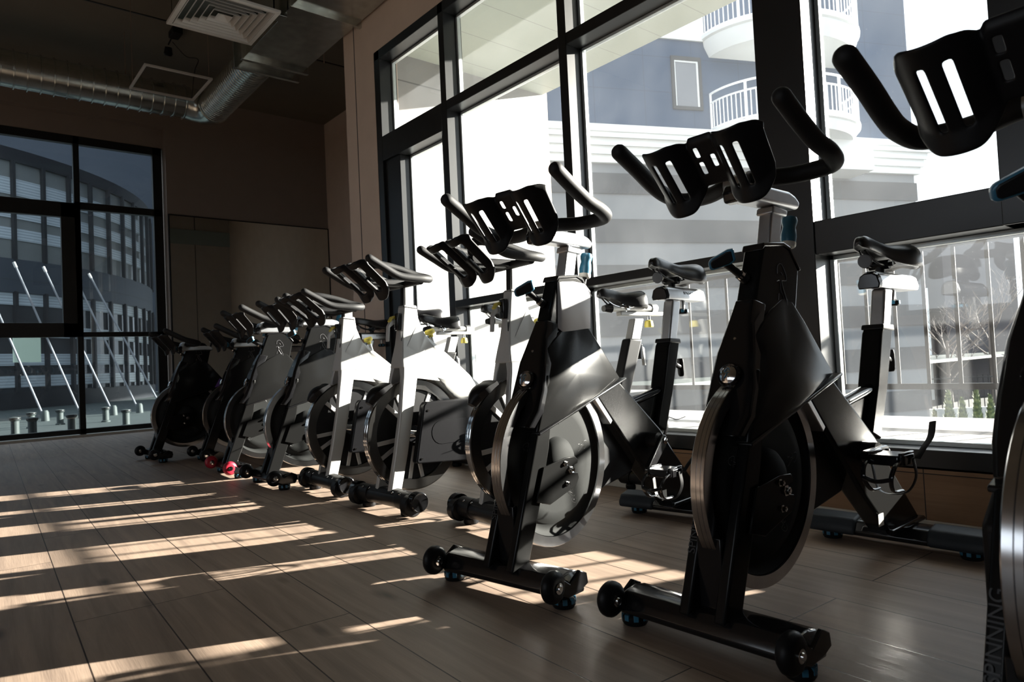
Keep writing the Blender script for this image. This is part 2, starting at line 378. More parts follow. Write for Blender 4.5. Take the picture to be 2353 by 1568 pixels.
# window frames on the right-hand wall ------------------------------------------------
mb = MB()
frame_bar(mb, OL-.07, OL+.01, .215, OT); frame_bar(mb, .55, OL, OT-.07, OT)
frame_bar(mb, 3.66, 3.72, .215, OT)         # mullion between door and window
frame_bar(mb, 2.54, 2.60, .215, OT)
frame_bar(mb, 1.26, 1.46, .215, OT, GY-.04, WY+.012)         # broad post
frame_bar(mb, .55, .655, 1.00, OT, GY-.04, WY+.012)
frame_bar(mb, 3.72, OL-.07, 2.20, 2.386)    # door head
frame_bar(mb, 2.60, 3.66, 2.32, 2.384); frame_bar(mb, 1.46, 2.54, 2.32, 2.384)
frame_bar(mb, 2.60, 3.66, 1.017, 1.062); frame_bar(mb, 1.46, 2.54, 1.017, 1.062)
frame_bar(mb, .55, 1.26, 1.00, 1.128, GY-.03, WY+.006)
frame_bar(mb, .55, 3.66, .205, .275)       # sill rail
frame_bar(mb, 3.72, 4.58, .0, .13); frame_bar(mb, 4.30, 4.51, .1, 2.2, GY-.02, WY-.02); frame_bar(mb, 3.72, 3.80, .1, 2.2, GY-.02, WY-.05)
w1 = struct(mb, 'window_1', 'frame_black', .003)
# light rubber-and-aluminium seals round every pane of the window wall
mb = MB()
panes = [(2.60, 3.66, 2.384, OT-.07), (2.60, 3.66, 1.062, 2.32), (2.60, 3.66, .275, 1.017), (1.46, 2.54, 2.384, OT-.07), (1.46, 2.54, 1.062, 2.32), (1.46, 2.54, .275, 1.017),
         (.655, 1.26, 1.128, OT-.07), (.58, 1.26, .275, 1.00), (3.72, 4.51, 2.386, OT-.07), (3.80, 4.30, .13, 2.2)]
for a, b, c, d in panes:
    q = .017
    mb.box(a, a+q, GY-.012, GY+.016, c, d); mb.box(b-q, b, GY-.012, GY+.016, c, d); mb.box(a, b, GY-.012, GY+.016, c, c+q); mb.box(a, b, GY-.012, GY+.016, d-q, d)
o = mb.build('seal', 'seal_grey', w1, .002)
for i, (a, b, c, d) in enumerate(panes):
    MB().box(a+.012, b-.012, GY-.003, GY+.003, c+.012, d-.012).build('pane', 'glass_dusty', w1, smooth=False)
# far wall window ---------------------------------------------------------------------
mb = MB(); fx0, fx1 = FX+.12, FX+.20
def fb(y0, y1, z0, z1): mb.box(fx0, fx1, y0, y1, z0, z1)
fb(WR+.02, WR+.13, .02, 3.66); fb(-1.385, -1.32, .02, 3.66); fb(WR+.02, WL, 3.56, 3.66); fb(WR+.02, WL, .03, .09)
fb(WR+.02, -1.32, 2.76, 2.85); fb(WR+.02, -1.32, 1.20, 1.26)
fb(-1.385, WL, 2.65, 2.83); fb(-1.385, WL, 1.20, 1.37); fb(-1.385, -1.18, 1.2, 2.83); fb(.35, .52, 1.2, 2.83); fb(.40, .47, .02, 3.66); fb(1.7, 1.77, .02, 3.66)
w2 = struct(mb, 'window_2', 'frame_black', .004)
for y0, y1, z0, z1 in [(WR+.12, -1.385, 2.84, 3.57), (WR+.12, -1.385, 1.25, 2.77), (WR+.12, -1.385, .08, 1.21), (-1.32, .41, 2.82, 3.57), (-1.19, .36, 1.36, 2.66), (-1.32, .41, .08, 1.21), (.46, WL, 2.82, 3.57), (.46, WL, 1.36, 2.66), (.46, WL, .08, 1.21)]:
    MB().box(FX+.157, FX+.163, y0, y1, z0, z1).build('pane', 'glass_far', w2, smooth=False)

# ------------------------------------------------------------------ mirror on the far wall
mi = empty('wall_mirror', (FX, -3.45, 0)); tag(mi, 'tall frameless mirror fixed to the far wall beside the dark window', 'mirror')
MB().box(-.022, -.016, -1.08, 1.10, .05, 2.76).build('mirror_glass', 'mirror', mi, smooth=False)
mb = MB(); mb.box(-.024, -.001, -1.095, -1.08, .05, 2.775); mb.box(-.024, -.001, 1.10, 1.115, .05, 2.775); mb.box(-.024, -.001, -1.08, 1.10, 2.76, 2.775)
mb.build('frame', 'satin_black', mi, .001)

# ------------------------------------------------------------------ ceiling services
def spiral(pts, r, pitch=.11, ridge=.016):
    P = [Vector(p) for p in pts]; dense = [P[0]]; rad = [r]; acc = 0
    for a, b in zip(P, P[1:]):
        L_ = (b-a).length; n = max(1, int(L_/pitch)); d = (b-a)/n
        for i in range(n):
            q = a+d*i
            for f, h in ((.42, 0), (.46, ridge), (.54, ridge), (.58, 0)): dense.append(q+d*f); rad.append(r+h)
        dense.append(b); rad.append(r)
    return dense, rad
du = empty('round_duct', (8.1, 0, 3.69)); tag(du, 'long round galvanised spiral duct hung across the dark ceiling near the far wall', 'duct')
o_ = Vector((8.1, 0, 3.69))
p, r_ = spiral([Vector((8.1, 4.5, 3.72))-o_, Vector((8.1, -2.22, 3.72))-o_], .175)
MB().tube(p, r_, 32).build('pipe', 'galvanised', du, ang=15)
elb = [Vector((8.1-.2*(1-math.cos(a))-.0, -2.22-.22*math.sin(a), 3.72-.06*math.sin(a)))-o_ for a in [R(k) for k in (0, 22, 45, 68, 90)]]
MB().tube(elb, .18, 32).build('elbow', 'galvanised', du, ang=20)
p, r_ = spiral([elb[-1], Vector((6.04, -2.33, 3.56))-o_], .165, .055, .005)
MB().tube(p, r_, 32).build('flexible_section', 'galvanised', du, ang=50)
for y in (3.2, .6, -1.6): MB().tube([Vector((8.1, y, 3.90))-o_, Vector((8.1, y, CZ))-o_], .004, 6).build('hanger', 'wire', du)
rd = empty('square_duct', (3.0, -2.3, 3.4)); tag(rd, 'rectangular galvanised metal duct running along the ceiling above the windows', 'duct')
def rb(x0, x1, y0, y1, z0, z1, nm='body', mt='galvanised', bv=.002):
    return MB().box(x0-3.0, x1-3.0, y0+2.3, y1+2.3, z0-3.4, z1-3.4).build(nm, mt, rd, bv)
rb(-3.0, 5.80, -2.58, -2.06, 3.35, 3.78)
rb(5.80, 6.00, -2.56, -2.08, 3.36, 3.76, 'end_cap')
for x in (5.79, 5.99, 4.75, 3.4, 2.05, .7): rb(x, x+.035, -2.615, -2.025, 3.315, 3.815, 'flange', 'galvanised')
for x in (5.5, 4.0, 2.4, .9):
    for y in (-2.63, -2.01): MB().tube([(x-3, y+2.3, -.08), (x-3, y+2.3, CZ-3.4)], .004, 6).build('hanger_rod', 'wire', rd)
# ceiling diffuser, nested pyramidal frames
vd = empty('air_diffuser', (4.92, -1.60, 3.17)); tag(vd, 'square white four-way air diffuser with nested louvres under the ceiling', 'diffuser')
mb = MB()
def ring(mb, a0, z0, a1, z1, th=.006):
    for k in range(4):
        c_, s_ = math.cos(k*math.pi/2), math.sin(k*math.pi/2)
        rot = lambda x, y: (x*c_-y*s_, x*s_+y*c_)
        pts = [(*rot(-a0, -a0), z0), (*rot(a0, -a0), z0), (*rot(a1, -a1), z1), (*rot(-a1, -a1), z1)]
        pts += [(x, y, z+th) for x, y, z in pts]
        mb.poly(pts, [(0, 1, 2, 3), (7, 6, 5, 4), (0, 4, 5, 1), (2, 6, 7, 3), (1, 5, 6, 2), (0, 3, 7, 4)])
ring(mb, .30, 0, .268, 0.0, .02)
mb.build('rim', 'vent_white', vd, .002, smooth=False)
for i, a in enumerate((.265, .222, .179, .136, .093)):
    mb = MB(); ring(mb, a, .000, a-.026, .034, .0025); ring(mb, a, .0, a-.004, .0, .004); mb.build('louvre', 'vent_white', vd, smooth=False)
mb = MB(); mb.poly([(-.05, -.05, .004), (.05, -.05, .004), (.05, .05, .004), (-.05, .05, .004), (0, 0, .035)], [(0, 1, 4), (1, 2, 4), (2, 3, 4), (3, 0, 4)]); mb.build('centre_cone', 'vent_white', vd, smooth=False)
mb = MB()
for a, b, c, d in ((-.27, -.255, -.27, .27), (.255, .27, -.27, .27), (-.27, .27, -.27, -.255), (-.27, .27, .255, .27)): mb.box(a, b, c, d, .02, .30)
mb.box(-.27, .27, -.27, .27, .30, .31); mb.box(-.05, .05, -.45, -.26, .12, .28)
mb.build('plenum_box', 'galvanised', vd, .002)
# suspended rectangular lamp frame
lf = empty('pendant_frame_lamp', (6.82, -1.72, 3.38)); tag(lf, 'thin rectangular white pendant light frame hanging on two wires', 'lamp')
mb = MB(); a, b, q = .31, .285, .02
for x0, x1, y0, y1 in ((-a, a, -b, -b+q), (-a, a, b-q, b), (-a, -a+q, -b+q, b-q), (a-q, a, -b+q, b-q)): mb.box(x0, x1, y0, y1, 0, .02)
mb.build('light_frame', 'vent_white', lf, .002)
MB().tube([(.28, .26, .02), (.28, .26, CZ-3.38)], .0025, 6).build('suspension_wire', 'wire', lf)
MB().tube([(-.28, -.26, .02), (-.28, -.26, CZ-3.38)], .0025, 6).build('suspension_wire', 'wire', lf)
MB().tube(bez([(.98, -.28, CZ-3.38-.12), (.80, -.36, .66), (.45, -.38, .50), (.30, -.30, .30), (.28, -.26, .02)], 8), .004, 6).build('power_cable', 'cable', lf)
sk = empty('ceiling_sensor', (7.75, -2.02, CZ)); tag(sk, 'small dark sensor box and spotlight fixed to the ceiling above the lamp frame', 'sensor')
MB().box(-.09, .09, -.05, .05, -.07, 0).build('box', 'satin_black', sk, .006)
MB().lathe([(.0, 0), (.035, 0), (.045, .07), (.03, .09), (0, .09)], (.22, .02, -.11), (.3, 0, -1), 20).build('spotlight', 'satin_black', sk)
MB().tube([(.0, 0, -.05), (.12, .01, -.04), (.22, .02, -.08)], .008, 8).build('arm', 'satin_black', sk)
for i, (x, y) in enumerate(((7.6, 0), (5.9, 0))):
    struct(MB().box(x-.01, x+.01, -4.5, Y1, CZ-.006, CZ), 'trim_%d' % (i+2), 'satin_black', smooth=False)

# ------------------------------------------------------------------ outside: terrace
struct(MB().box(-8, 4.8, -4.55, GY-.10, .08, .20), 'floor_terrace', 'deck_tiles', smooth=False)
o = struct(MB().box(-.15, .10, -1.75, .0, -.2, 3.5), 'wall_terrace', 'wing_tiles', smooth=False); o.location = (4.95, -2.80, 0)
struct(MB().box(-8, 5.1, -4.55, GY-.09, 3.22, 3.5), 'ceiling_terrace', 'soffit_boards', smooth=False)
RY = -4.45
ra = empty('terrace_railing', (1.5, RY, .2)); tag(ra, 'black metal railing with thin upright bars outside the tall windows', 'railing')
MB().box(-7, 3.28, -.02, .02, .985, 1.01).build('top_rail', 'rail_black', ra, .002)
MB().box(-7, 3.28, -.018, .018, .17, .205).build('bottom_rail', 'rail_black', ra, .002)
x = 3.17 - 1.5; k = 0
while x > -5.5 and k < 40:
    MB().box(x-.010, x+.010, -.0035, .0035, .2, .99).build('baluster', 'rail_black', ra, smooth=False); x -= .1635; k += 1
for x in (2.165-1.5, .1-1.5, -2.0-1.5): MB().box(x-.022, x+.022, -.022, .022, 0, .97).build('post', 'rail_black', ra, .002)

# ------------------------------------------------------------------ outside: blue apartment building with curved balconies
ang = R(-114); P0 = Vector((11.2405, -18.9197, 0))
ab = empty('apartment_building', P0, ang); tag(ab, 'blue and white apartment block with curved balconies beyond the terrace', 'building')
# local x = along facade (towards the right of the picture), local y = outwards (towards us is +y? normal), z up
# facade normal facing the gym:
nx = Vector((-math.sin(ang), math.cos(ang), 0)); sgn = 1 if nx.dot(-P0) > 0 else -1
def fbx(u0, u1, d0, d1, z0, z1, mb): mb.box(u0, u1, min(sgn*d0, sgn*d1), max(sgn*d0, sgn*d1), z0, z1)
mb = MB(); fbx(-14, 6.5, -26, 0, 7.1, 22, mb); mb.build('upper_wall', 'blue_panels', ab, smooth=False)  # unseen depth run far back to shade the curved office building
mb = MB(); fbx(-14, 6.45, -9, 0, -6, 7.1, mb); mb.build('lower_wall', 'facade_light', ab, smooth=False)
for z0, z1 in ((5.33, 5.92), (3.93, 4.6), (2.6, 3.28), (1.25, 1.92), (-.15, .55), (-1.5, -.85), (-3, -2.2)):
    mb = MB(); fbx(-14.05, 6.5, -9.05, .05, z0, z1, mb); mb.build('dark_band', 'facade_dark', ab, smooth=False)
mb = MB()
for e, z0, z1 in ((.12, 6.2, 6.42), (.20, 6.42, 6.65), (.28, 6.65, 6.85), (.38, 6.85, 7.0), (.42, 7.0, 7.2)): fbx(-14, 6.5+e, -9, e, z0, z1, mb)
mb.build('cornice', 'facade_white', ab, smooth=False)
mb = MB(); fbx(-14, -1.2, -.1, .06, 10.0, 10.75, mb); mb.build('white_band', 'facade_white', ab, smooth=False)
mb = MB()
for a, b, c, d in ((-2.30, -1.30, 9.38, 9.50), (-2.30, -1.30, 7.9, 8.0), (-2.30, -2.20, 8.0, 9.38), (-1.40, -1.30, 8.0, 9.38)): fbx(a, b, -.05, .05, c, d, mb)
wf = mb.build('window_surround', 'facade_dark', ab, smooth=False)
mb = MB()
for a, b, c, d in ((-2.20, -1.40, 9.33, 9.38), (-2.20, -2.16, 8.0, 9.33), (-1.46, -1.40, 8.0, 9.33)): fbx(a, b, .0, .03, c, d, mb)
mb.build('window_frame', 'facade_white', wf, smooth=False)
mb = MB(); fbx(-2.16, -1.46, .0, .01, 8.0, 9.33, mb); mb.build('curtain', 'curtain', wf, smooth=False)
def arc(cu, rw, dep, z, n=28):
    return [(cu+rw*math.cos(math.pi-math.pi*k/n), sgn*dep*math.sin(math.pi*k/n), z) for k in range(n+1)]
def balcony(cu, rw, dep, z0, z1, ztop, solid):
    mb = MB(); n = 28; levels = [(1, z1), (1.0, z1-.1), (.97, z1-.14), (.96, (z0+z1)/2), (.90, z0)]
    rings = []
    for f, z in levels: rings.append([mb.bm.verts.new(p) for p in arc(cu, rw*f, dep*f, z)])
    for A, B in zip(rings, rings[1:]):
        for k in range(n): mb.bm.faces.new((A[k], A[k+1], B[k+1], B[k]))
    mb.bm.faces.new(rings[0]); mb.bm.faces.new(rings[-1][::-1])
    sl = mb.build('balcony_slab', 'facade_white', ab, ang=30)
    MB().tube(arc(cu, rw*.97, dep*.97, ztop, 40), .035, 8).build('handrail', 'rail_white', sl)
    MB().tube(arc(cu, rw*.97, dep*.97, ztop-.28, 40), .028, 8).build('mid_rail', 'rail_white', sl)
    MB().tube(arc(cu, rw*.97, dep*.97, z1+.06, 40), .028, 8).build('low_rail', 'rail_white', sl)
    q = arc(cu, rw*.97, dep*.97, 0, 46)
    for p in q[::1]: MB().box(p[0]-.012, p[0]+.012, p[1]-.012, p[1]+.012, z1, ztop-.28).build('bar', 'rail_white', sl, smooth=False)
    for p in q[::9]: MB().box(p[0]-.03, p[0]+.03, p[1]-.03, p[1]+.03, z1, ztop).build('rail_post', 'rail_white', sl, smooth=False)
balcony(1.35, 2.45, 2.0, 6.9, 7.3, 8.42, False)
balcony(1.35, 2.60, 2.1, 9.55, 10.15, 11.3, False)
mb = MB(); fbx(2.4, 3.9, 0, 1.0, 6.0, 6.95, mb); mb.build('bay_base', 'facade_white', ab, smooth=False)

# ------------------------------------------------------------------ outside: far street scene on the right
gz = -2.6
struct(MB().box(-90, 90, -140, -4.6, gz-.2, gz), 'floor_street', 'asphalt', smooth=False)
def ground_point(px, depth): 
    q = at(px, 900, depth); return Vector((q.x, q.y, gz))
dirR = (rr - Vector((0, 0, rr.z))).normalized()
yawR = math.atan2(dirR.y, dirR.x)
ob = empty('office_block', ground_point(2075, 40), yawR); tag(ob, 'dark modern office block with white portal frame across the street', 'building')
MB().box(-9, 1.35, 0, 10, 0, 9.5).build('wall', 'brown_wall', ob, smooth=False).location = (0, 0, 0)
MB().box(-5.2, -.5, -.05, .2, 6.6, 9.3).build('window', 'office_glass_pale', ob, smooth=False)
mb = MB(); mb.box(-6.5, 1.4, -.7, 0, 5.9, 6.4); mb.box(.9, 1.4, -.7, 0, 0, 5.9); mb.build('portal', 'facade_white', ob, smooth=False)
for x in (-5.4, -3.9, -2.4, -.9): 
    w_ = MB().box(x, x+1.2, -.06, .1, 2.6, 5.7).build('window', 'office_glass_pale', ob, smooth=False)
    MB().box(x+.55, x+.62, -.1, 0, 2.6, 5.7).build('mullion', 'office_dark', w_, smooth=False)
MB().box(-6.5, .9, -.4, 0, 1.3, 2.4).build('parapet', 'stone_pale', ob, smooth=False)
MB().box(-6.5, .9, -.06, 0, .1, 1.2).build('ground_window', 'office_glass_pale', ob, smooth=False)
ob2 = empty('brown_block', ground_point(2215, 40), yawR); tag(ob2, 'plain brown grey building standing behind the bare trees', 'building')
MB().box(-.75, 3.5, 0, 9, 0, 10.4).build('wall', 'brown_wall', ob2, smooth=False)
MB().box(-.8, 3.55, -.05, 9, 10.3, 10.6).build('roof_edge', 'facade_dark', ob2, smooth=False)
# fence + planter + shrubs
fe = empty('street_fence', ground_point(2130, 26), yawR); tag(fe, 'low dark iron fence behind the row of small conifers', 'fence')
MB().box(-.3, 9, -.15, .15, 0, .75).build('base_wall', 'stone_pale', fe, smooth=False)
MB().box(-.3, 9, -.02, .02, 1.85, 1.9).build('top_rail', 'rail_black', fe, smooth=False)
for k in range(46): 
    x = -.25+.2*k; MB().box(x-.012, x+.012, -.012, .012, .75, 1.98).build('picket', 'rail_black', fe, smooth=False)
random.seed(3)
def shrub(px, hgt, wid, depth=23):
    base = ground_point(px, depth); o = empty('conifer_shrub', base)
    mb = MB()
    for k in range(420):
        t = random.random()**.8; a = random.random()*6.283; rad = wid*(1-t)**.6*(.55+.45*random.random()); z = hgt*(.05+.95*t)
        c = Vector((rad*math.cos(a), rad*math.sin(a), z)); d = Vector((math.cos(a)*.4, math.sin(a)*.4, 1)).normalized()*random.uniform(.08, .16)
        s_ = Vector((-math.sin(a), math.cos(a), 0))*random.uniform(.02, .045)
        mb.poly([c-s_, c+s_, c+d], [(0, 1, 2)])
    mb.lathe([(0, .05*hgt), (wid*.75, .08*hgt), (wid*.7, .4*hgt), (wid*.35, .8*hgt), (0, .97*hgt)], (0, 0, 0), (0, 0, 1), 12)
    mb.build('foliage', 'foliage', o, smooth=False)
    MB().tube([(0, 0, 0), (0, 0, hgt*.3)], .03, 6).build('stem', 'bark', o)
    return o
for i, (px, h_, w_, la) in enumerate(((2117, 1.15, .26, 'small clipped conifer at the left end of the street row'), (2144, 1.1, .2, 'slim low conifer second from the left in the street row'), (2178, 1.75, .38, 'widest clipped conifer in the middle of the street row'),
        (2209, 1.45, .36, 'rounded conifer just right of the widest one'), (2243, 1.8, .34, 'tallest pointed conifer in the street row'), (2274, 1.5, .34, 'conifer at the right end of the street row'))):
    tag(shrub(px, h_ - .15, w_*.6), la, 'shrub', 'conifers in the street planter')
def bare_tree(px, depth, hgt, seed, label):
    random.seed(seed); o = empty('bare_tree', ground_point(px, depth)); tag(o, label, 'tree', 'bare trees in the street')
    mb = MB(); mb.tube([(0, 0, 0), (.05, 0, hgt*.3), (0, .05, hgt*.55)], [.12, .09, .05], 7); mb.build('trunk', 'bark', o)
    mb = MB()
    def br(p, d, l, r, n):
        q = p+d*l; mb.tube([p, (p+q)/2+Vector((random.uniform(-.05, .05)*l, random.uniform(-.05, .05)*l, 0)), q], [r, r*.8, r*.55], 4, caps=False)
        if n:
            for k in range(3):
                dd = (d+Vector((random.uniform(-.8, .8), random.uniform(-.8, .8), random.uniform(-.15, .5)))).normalized(); br(p.lerp(q, random.uniform(.5, 1)), dd, l*.66, r*.55, n-1)
    for k in range(9):
        a = random.random()*6.283; br(Vector((0, 0, hgt*(.25+.035*k))), Vector((math.cos(a)*.7, math.sin(a)*.7, .75)).normalized(), hgt*.22, .035, 3)
    mb.build('branches', 'bark', o, smooth=False)
bare_tree(2185, 30, 6.0, 5, 'slender bare tree in front of the white portal frame')
bare_tree(2285, 33, 7.5, 9, 'taller bare tree with spreading twigs near the right edge')

# ------------------------------------------------------------------ outside: curved office building beyond the far window
struct(MB().box(FX+.45, 70, -60, 60, -.14, -.04), 'floor_plaza', 'plaza', smooth=False)
cc = Vector((34.83, 4.06, 0)); RR = 11.5
cb = empty('curved_office_building', cc); tag(cb, 'curved glass office building with white blinds outside the far window', 'building')
def cyl(r, a0, a1, z0, z1, th, n):
    mb = MB(); P_ = []
    for k in range(n+1):
        a = R(a0+(a1-a0)*k/n); P_.append([mb.bm.verts.new((q*math.cos(a), q*math.sin(a), z)) for q, z in ((r, z0), (r, z1), (r-th, z1), (r-th, z0))])
    for A, B in zip(P_, P_[1:]):
        for j in range(4): mb.bm.faces.new((A[j], A[(j+1) % 4], B[(j+1) % 4], B[j]))
    mb.bm.faces.new(P_[0]); mb.bm.faces.new(P_[-1][::-1]); return mb
A0, A1 = -232, -92
cyl(RR, A0, A1, 7.35, 7.75, .5, 70).build('roof_edge', 'office_dark', cb, ang=20)
cyl(RR-.1, A0, A1, 4.42, 7.4, .2, 70).build('upper_glazing', 'office_glass_pale', cb, ang=20)
cyl(RR, A0, A1, 3.42, 4.42, .4, 70).build('spandrel', 'office_panels', cb, ang=20)
cyl(RR-.1, A0, A1, .45, 3.45, .2, 70).build('lower_glazing', 'office_glass', cb, ang=20)
cyl(RR, A0, A1, -.1, .47, .4, 70).build('plinth', 'office_dark', cb, ang=20)
for z0, z1 in ((6.35, 6.85), (5.65, 6.0), (5.0, 5.35), (3.05, 3.42), (2.1, 2.45), (1.25, 1.6), (.6, .95)):
    cyl(RR-.06, A0, A1, z0, z1, .05, 70).build('blind', 'blinds', cb, ang=20)
for k in range(30):
    a = R(A0+2.2+4.75*k); x, y = RR*math.cos(a), RR*math.sin(a); u = Vector((math.cos(a), math.sin(a), 0)); v = Vector((-u.y, u.x, 0))
    MB().obox(Vector((x, y, 5.9)), u*.06, v*.045, (0, 0, 1.5)).build('mullion', 'office_dark', cb, smooth=False)
    MB().obox(Vector((x, y, 1.95)), u*.06, v*.045, (0, 0, 1.5)).build('mullion', 'office_dark', cb, smooth=False)
hb_ = empty('tall_grey_building', (33, -3, 0)); tag(hb_, 'tall blue grey building rising behind the curved glass one', 'building')
MB().box(8, 9, -9.5, 30, 0, 17).build('wall', 'office_blue', hb_, smooth=False)
MB().box(7.6, 8, -11.2, -10.1, 3, 17).build('stone_pier', 'stone_pale', hb_, smooth=False)
MB().box(7.5, 9, -12, -9.5, 0, 17).build('side_wall', 'office_blue', hb_, smooth=False)
wbx = empty('white_house', (38.6, -12.9, 0)); tag(wbx, 'pale house corner seen at the right edge of the far window', 'building')
MB().box(0, 1, -.9, .45, 3.2, 6.4).build('wall', 'stone_pale', wbx, smooth=False)
MB().box(-.02, 0, -.9, .45, .4, 3.2).build('lower_wall', 'office_blue', wbx, smooth=False)
# leaning white poles on the plaza
def pole(x0, y0, x1, y1, dep, label):
    b = at(x1, y1, dep); t = at(x0, y0, dep); k = (-.04-b.z)/(t.z-b.z); g = b+(t-b)*k
    o = empty('leaning_pole', g); tag(o, label, 'pole', 'leaning white poles on the plaza')
    MB().tube([Vector((0, 0, 0)), t-g], .019, 10).build('shaft', 'curtain', o)
    MB().lathe([(0, 0), (.07, 0), (.06, .16), (.04, .20), (0, .20)], (0, 0, 0), (0, 0, 1), 16).build('foot_block', 'plaza', o)
    MB().tube([t-g, (t-g)*1.035], .028, 8).build('tip', 'stone_pale', o)
pole(-60, 590, 101, 960, 13, 'leaning white pole at the left edge of the far window')
pole(37, 615, 182, 945, 13.5, 'leaning white pole second from the left, crossing the lit window')
pole(105, 625, 262, 955, 14, 'leaning white pole just left of the thick window post')
pole(150, 590, 323, 953, 14.5, 'leaning white pole emerging right of the thick window post')
pole(210, 640, 372, 938, 15, 'rightmost leaning white pole beyond the far window')
lw_ = empty('lit_shop_sign', at(62, 803, 19)); tag(lw_, 'pale green lit display glowing behind the lower plaza glazing', 'display')
lw_.rotation_euler = (0, 0, R(28))
MB().box(-.03, .03, -.36, .36, -.36, .34).build('panel', 'warm_lit', lw_, smooth=False)
# small dark bollards standing in for unidentified shapes on the plaza
random.seed(11)
lan_spots = [(35, 985, 9.5), (75, 1000, 9.2), (72, 965, 11), (138, 955, 11.6), (165, 985, 9.6), (243, 950, 11.8), (290, 965, 10.4)]
lan = None
for i, (px, py, dep) in enumerate(lan_spots):
    g = at(px, py, dep); g.z = -.04
    if lan is None:
        lan = empty('plaza_bollard', g)
        MB().lathe([(0, 0), (.07, 0), (.07, .02), (.05, .03), (.05, .20), (.068, .22), (.068, .25), (0, .26)], (0, 0, 0), (0, 0, 1), 20).build('body', 'plaza', lan)
        MB().lathe([(.069, .225), (.072, .235), (.069, .245)], (0, 0, 0), (0, 0, 1), 20).build('ring', 'satin_black', lan)
        o = lan
    else: o = copy_tree(lan); o.location = g
    tag(o, 'short dark bollard with a shiny rim on the plaza outside the far window', 'bollard', 'plaza bollards')

# ------------------------------------------------------------------ spin bikes, black model
# bike frame: local X = sideways, local -Y = towards the rear (t), Z up; written as (s, t, z)
def L3(s, t, z): return Vector((s, -t, z))
SC = -.012
FT, FZ, FR = .222, .337, .254
def add_wheel(root, c, mt):
    w_ = MB().lathe([(.0, -.016), (.02, -.018), (.033, -.016), (.041, -.007), (.042, 0), (.041, .007), (.033, .016), (.02, .018), (0, .016)], c, (1, 0, 0), 28).build('transport_wheel', mt, root, ang=60)
    MB().lathe([(0, -.026), (.007, -.026), (.008, -.022), (.014, -.021), (.014, .021), (.008, .022), (.007, .026), (0, .026)], c, (1, 0, 0), 16).build('axle_bolt', 'chrome', w_)
    return w_
def foot(root, s, t, col='blue'):
    o = MB().lathe([(0, 0), (.027, 0), (.031, .006), (.031, .020), (.026, .026), (.012, .030), (.010, .052), (0, .052)], L3(s, t, 0), (0, 0, 1), 24).build('levelling_foot', 'plastic_black', root)
    if col:
        mb = MB()
        for k in range(8):
            a = k*math.pi/4; u = Vector((math.cos(a), math.sin(a), 0)); v = Vector((-u.y, u.x, 0))
            mb.obox(L3(s, t, .0195)+u*.0275, u*.0045, v*.006, (0, 0, .0075))
        mb.build('grip_insert', col, o, .001)
    return o
def foot_bar(root, name, half, t0, t1, z0, z1, mt, tip=.02):
    prof = [(t0, z0), (t1, z0), (t1+.004, z0+.012), (t1-.012, z1-.006), ((t0+t1)/2, z1), (t0+.014, z1-.008), (t0-.004, z0+.014)]
    mb = MB(); n = len(prof); S = [-half, -half+tip, half-tip, half]; rings = []
    for i, s in enumerate(S):
        k = .72 if i in (0, 3) else 1; tc = (t0+t1)/2
        rings.append([mb.bm.verts.new(L3(s, tc+(t-tc)*k, z0+(z-z0)*(k if i in (0, 3) else 1))) for t, z in prof])
    for A, B in zip(rings, rings[1:]):
        for k in range(n): mb.bm.faces.new((A[k], A[(k+1) % n], B[(k+1) % n], B[k]))
    mb.bm.faces.new(rings[0]); mb.bm.faces.new(rings[-1][::-1])
    return mb.build(name, mt, root, .005, 3)
def squiggle(c, ux, uy, sz, root, r=.0013):
    """the running-figure mark moulded on these bikes"""
    c, ux, uy = Vector(c), Vector(ux), Vector(uy)
    L_ = [[(-.35, .55), (-.28, .9), (.05, 1), (.38, .62), (.45, .28), (.12, .24), (.02, .2), (.1, -.1), (.32, -.55), (.4, -.9)],
          [(-.42, .2), (-.2, .24), (-.1, .05), (-.12, -.2), (.05, -.45), (.2, -.7)], [(-.3, -.35), (-.38, -.65)], [(.0, .62), (.12, .5)]]
    mb = MB()
    for l in L_: mb.tube(bez([c+ux*a*sz+uy*b*sz for a, b in l], 5), r, 6)
    return mb.build('figure_mark', 'mark_grey', root)
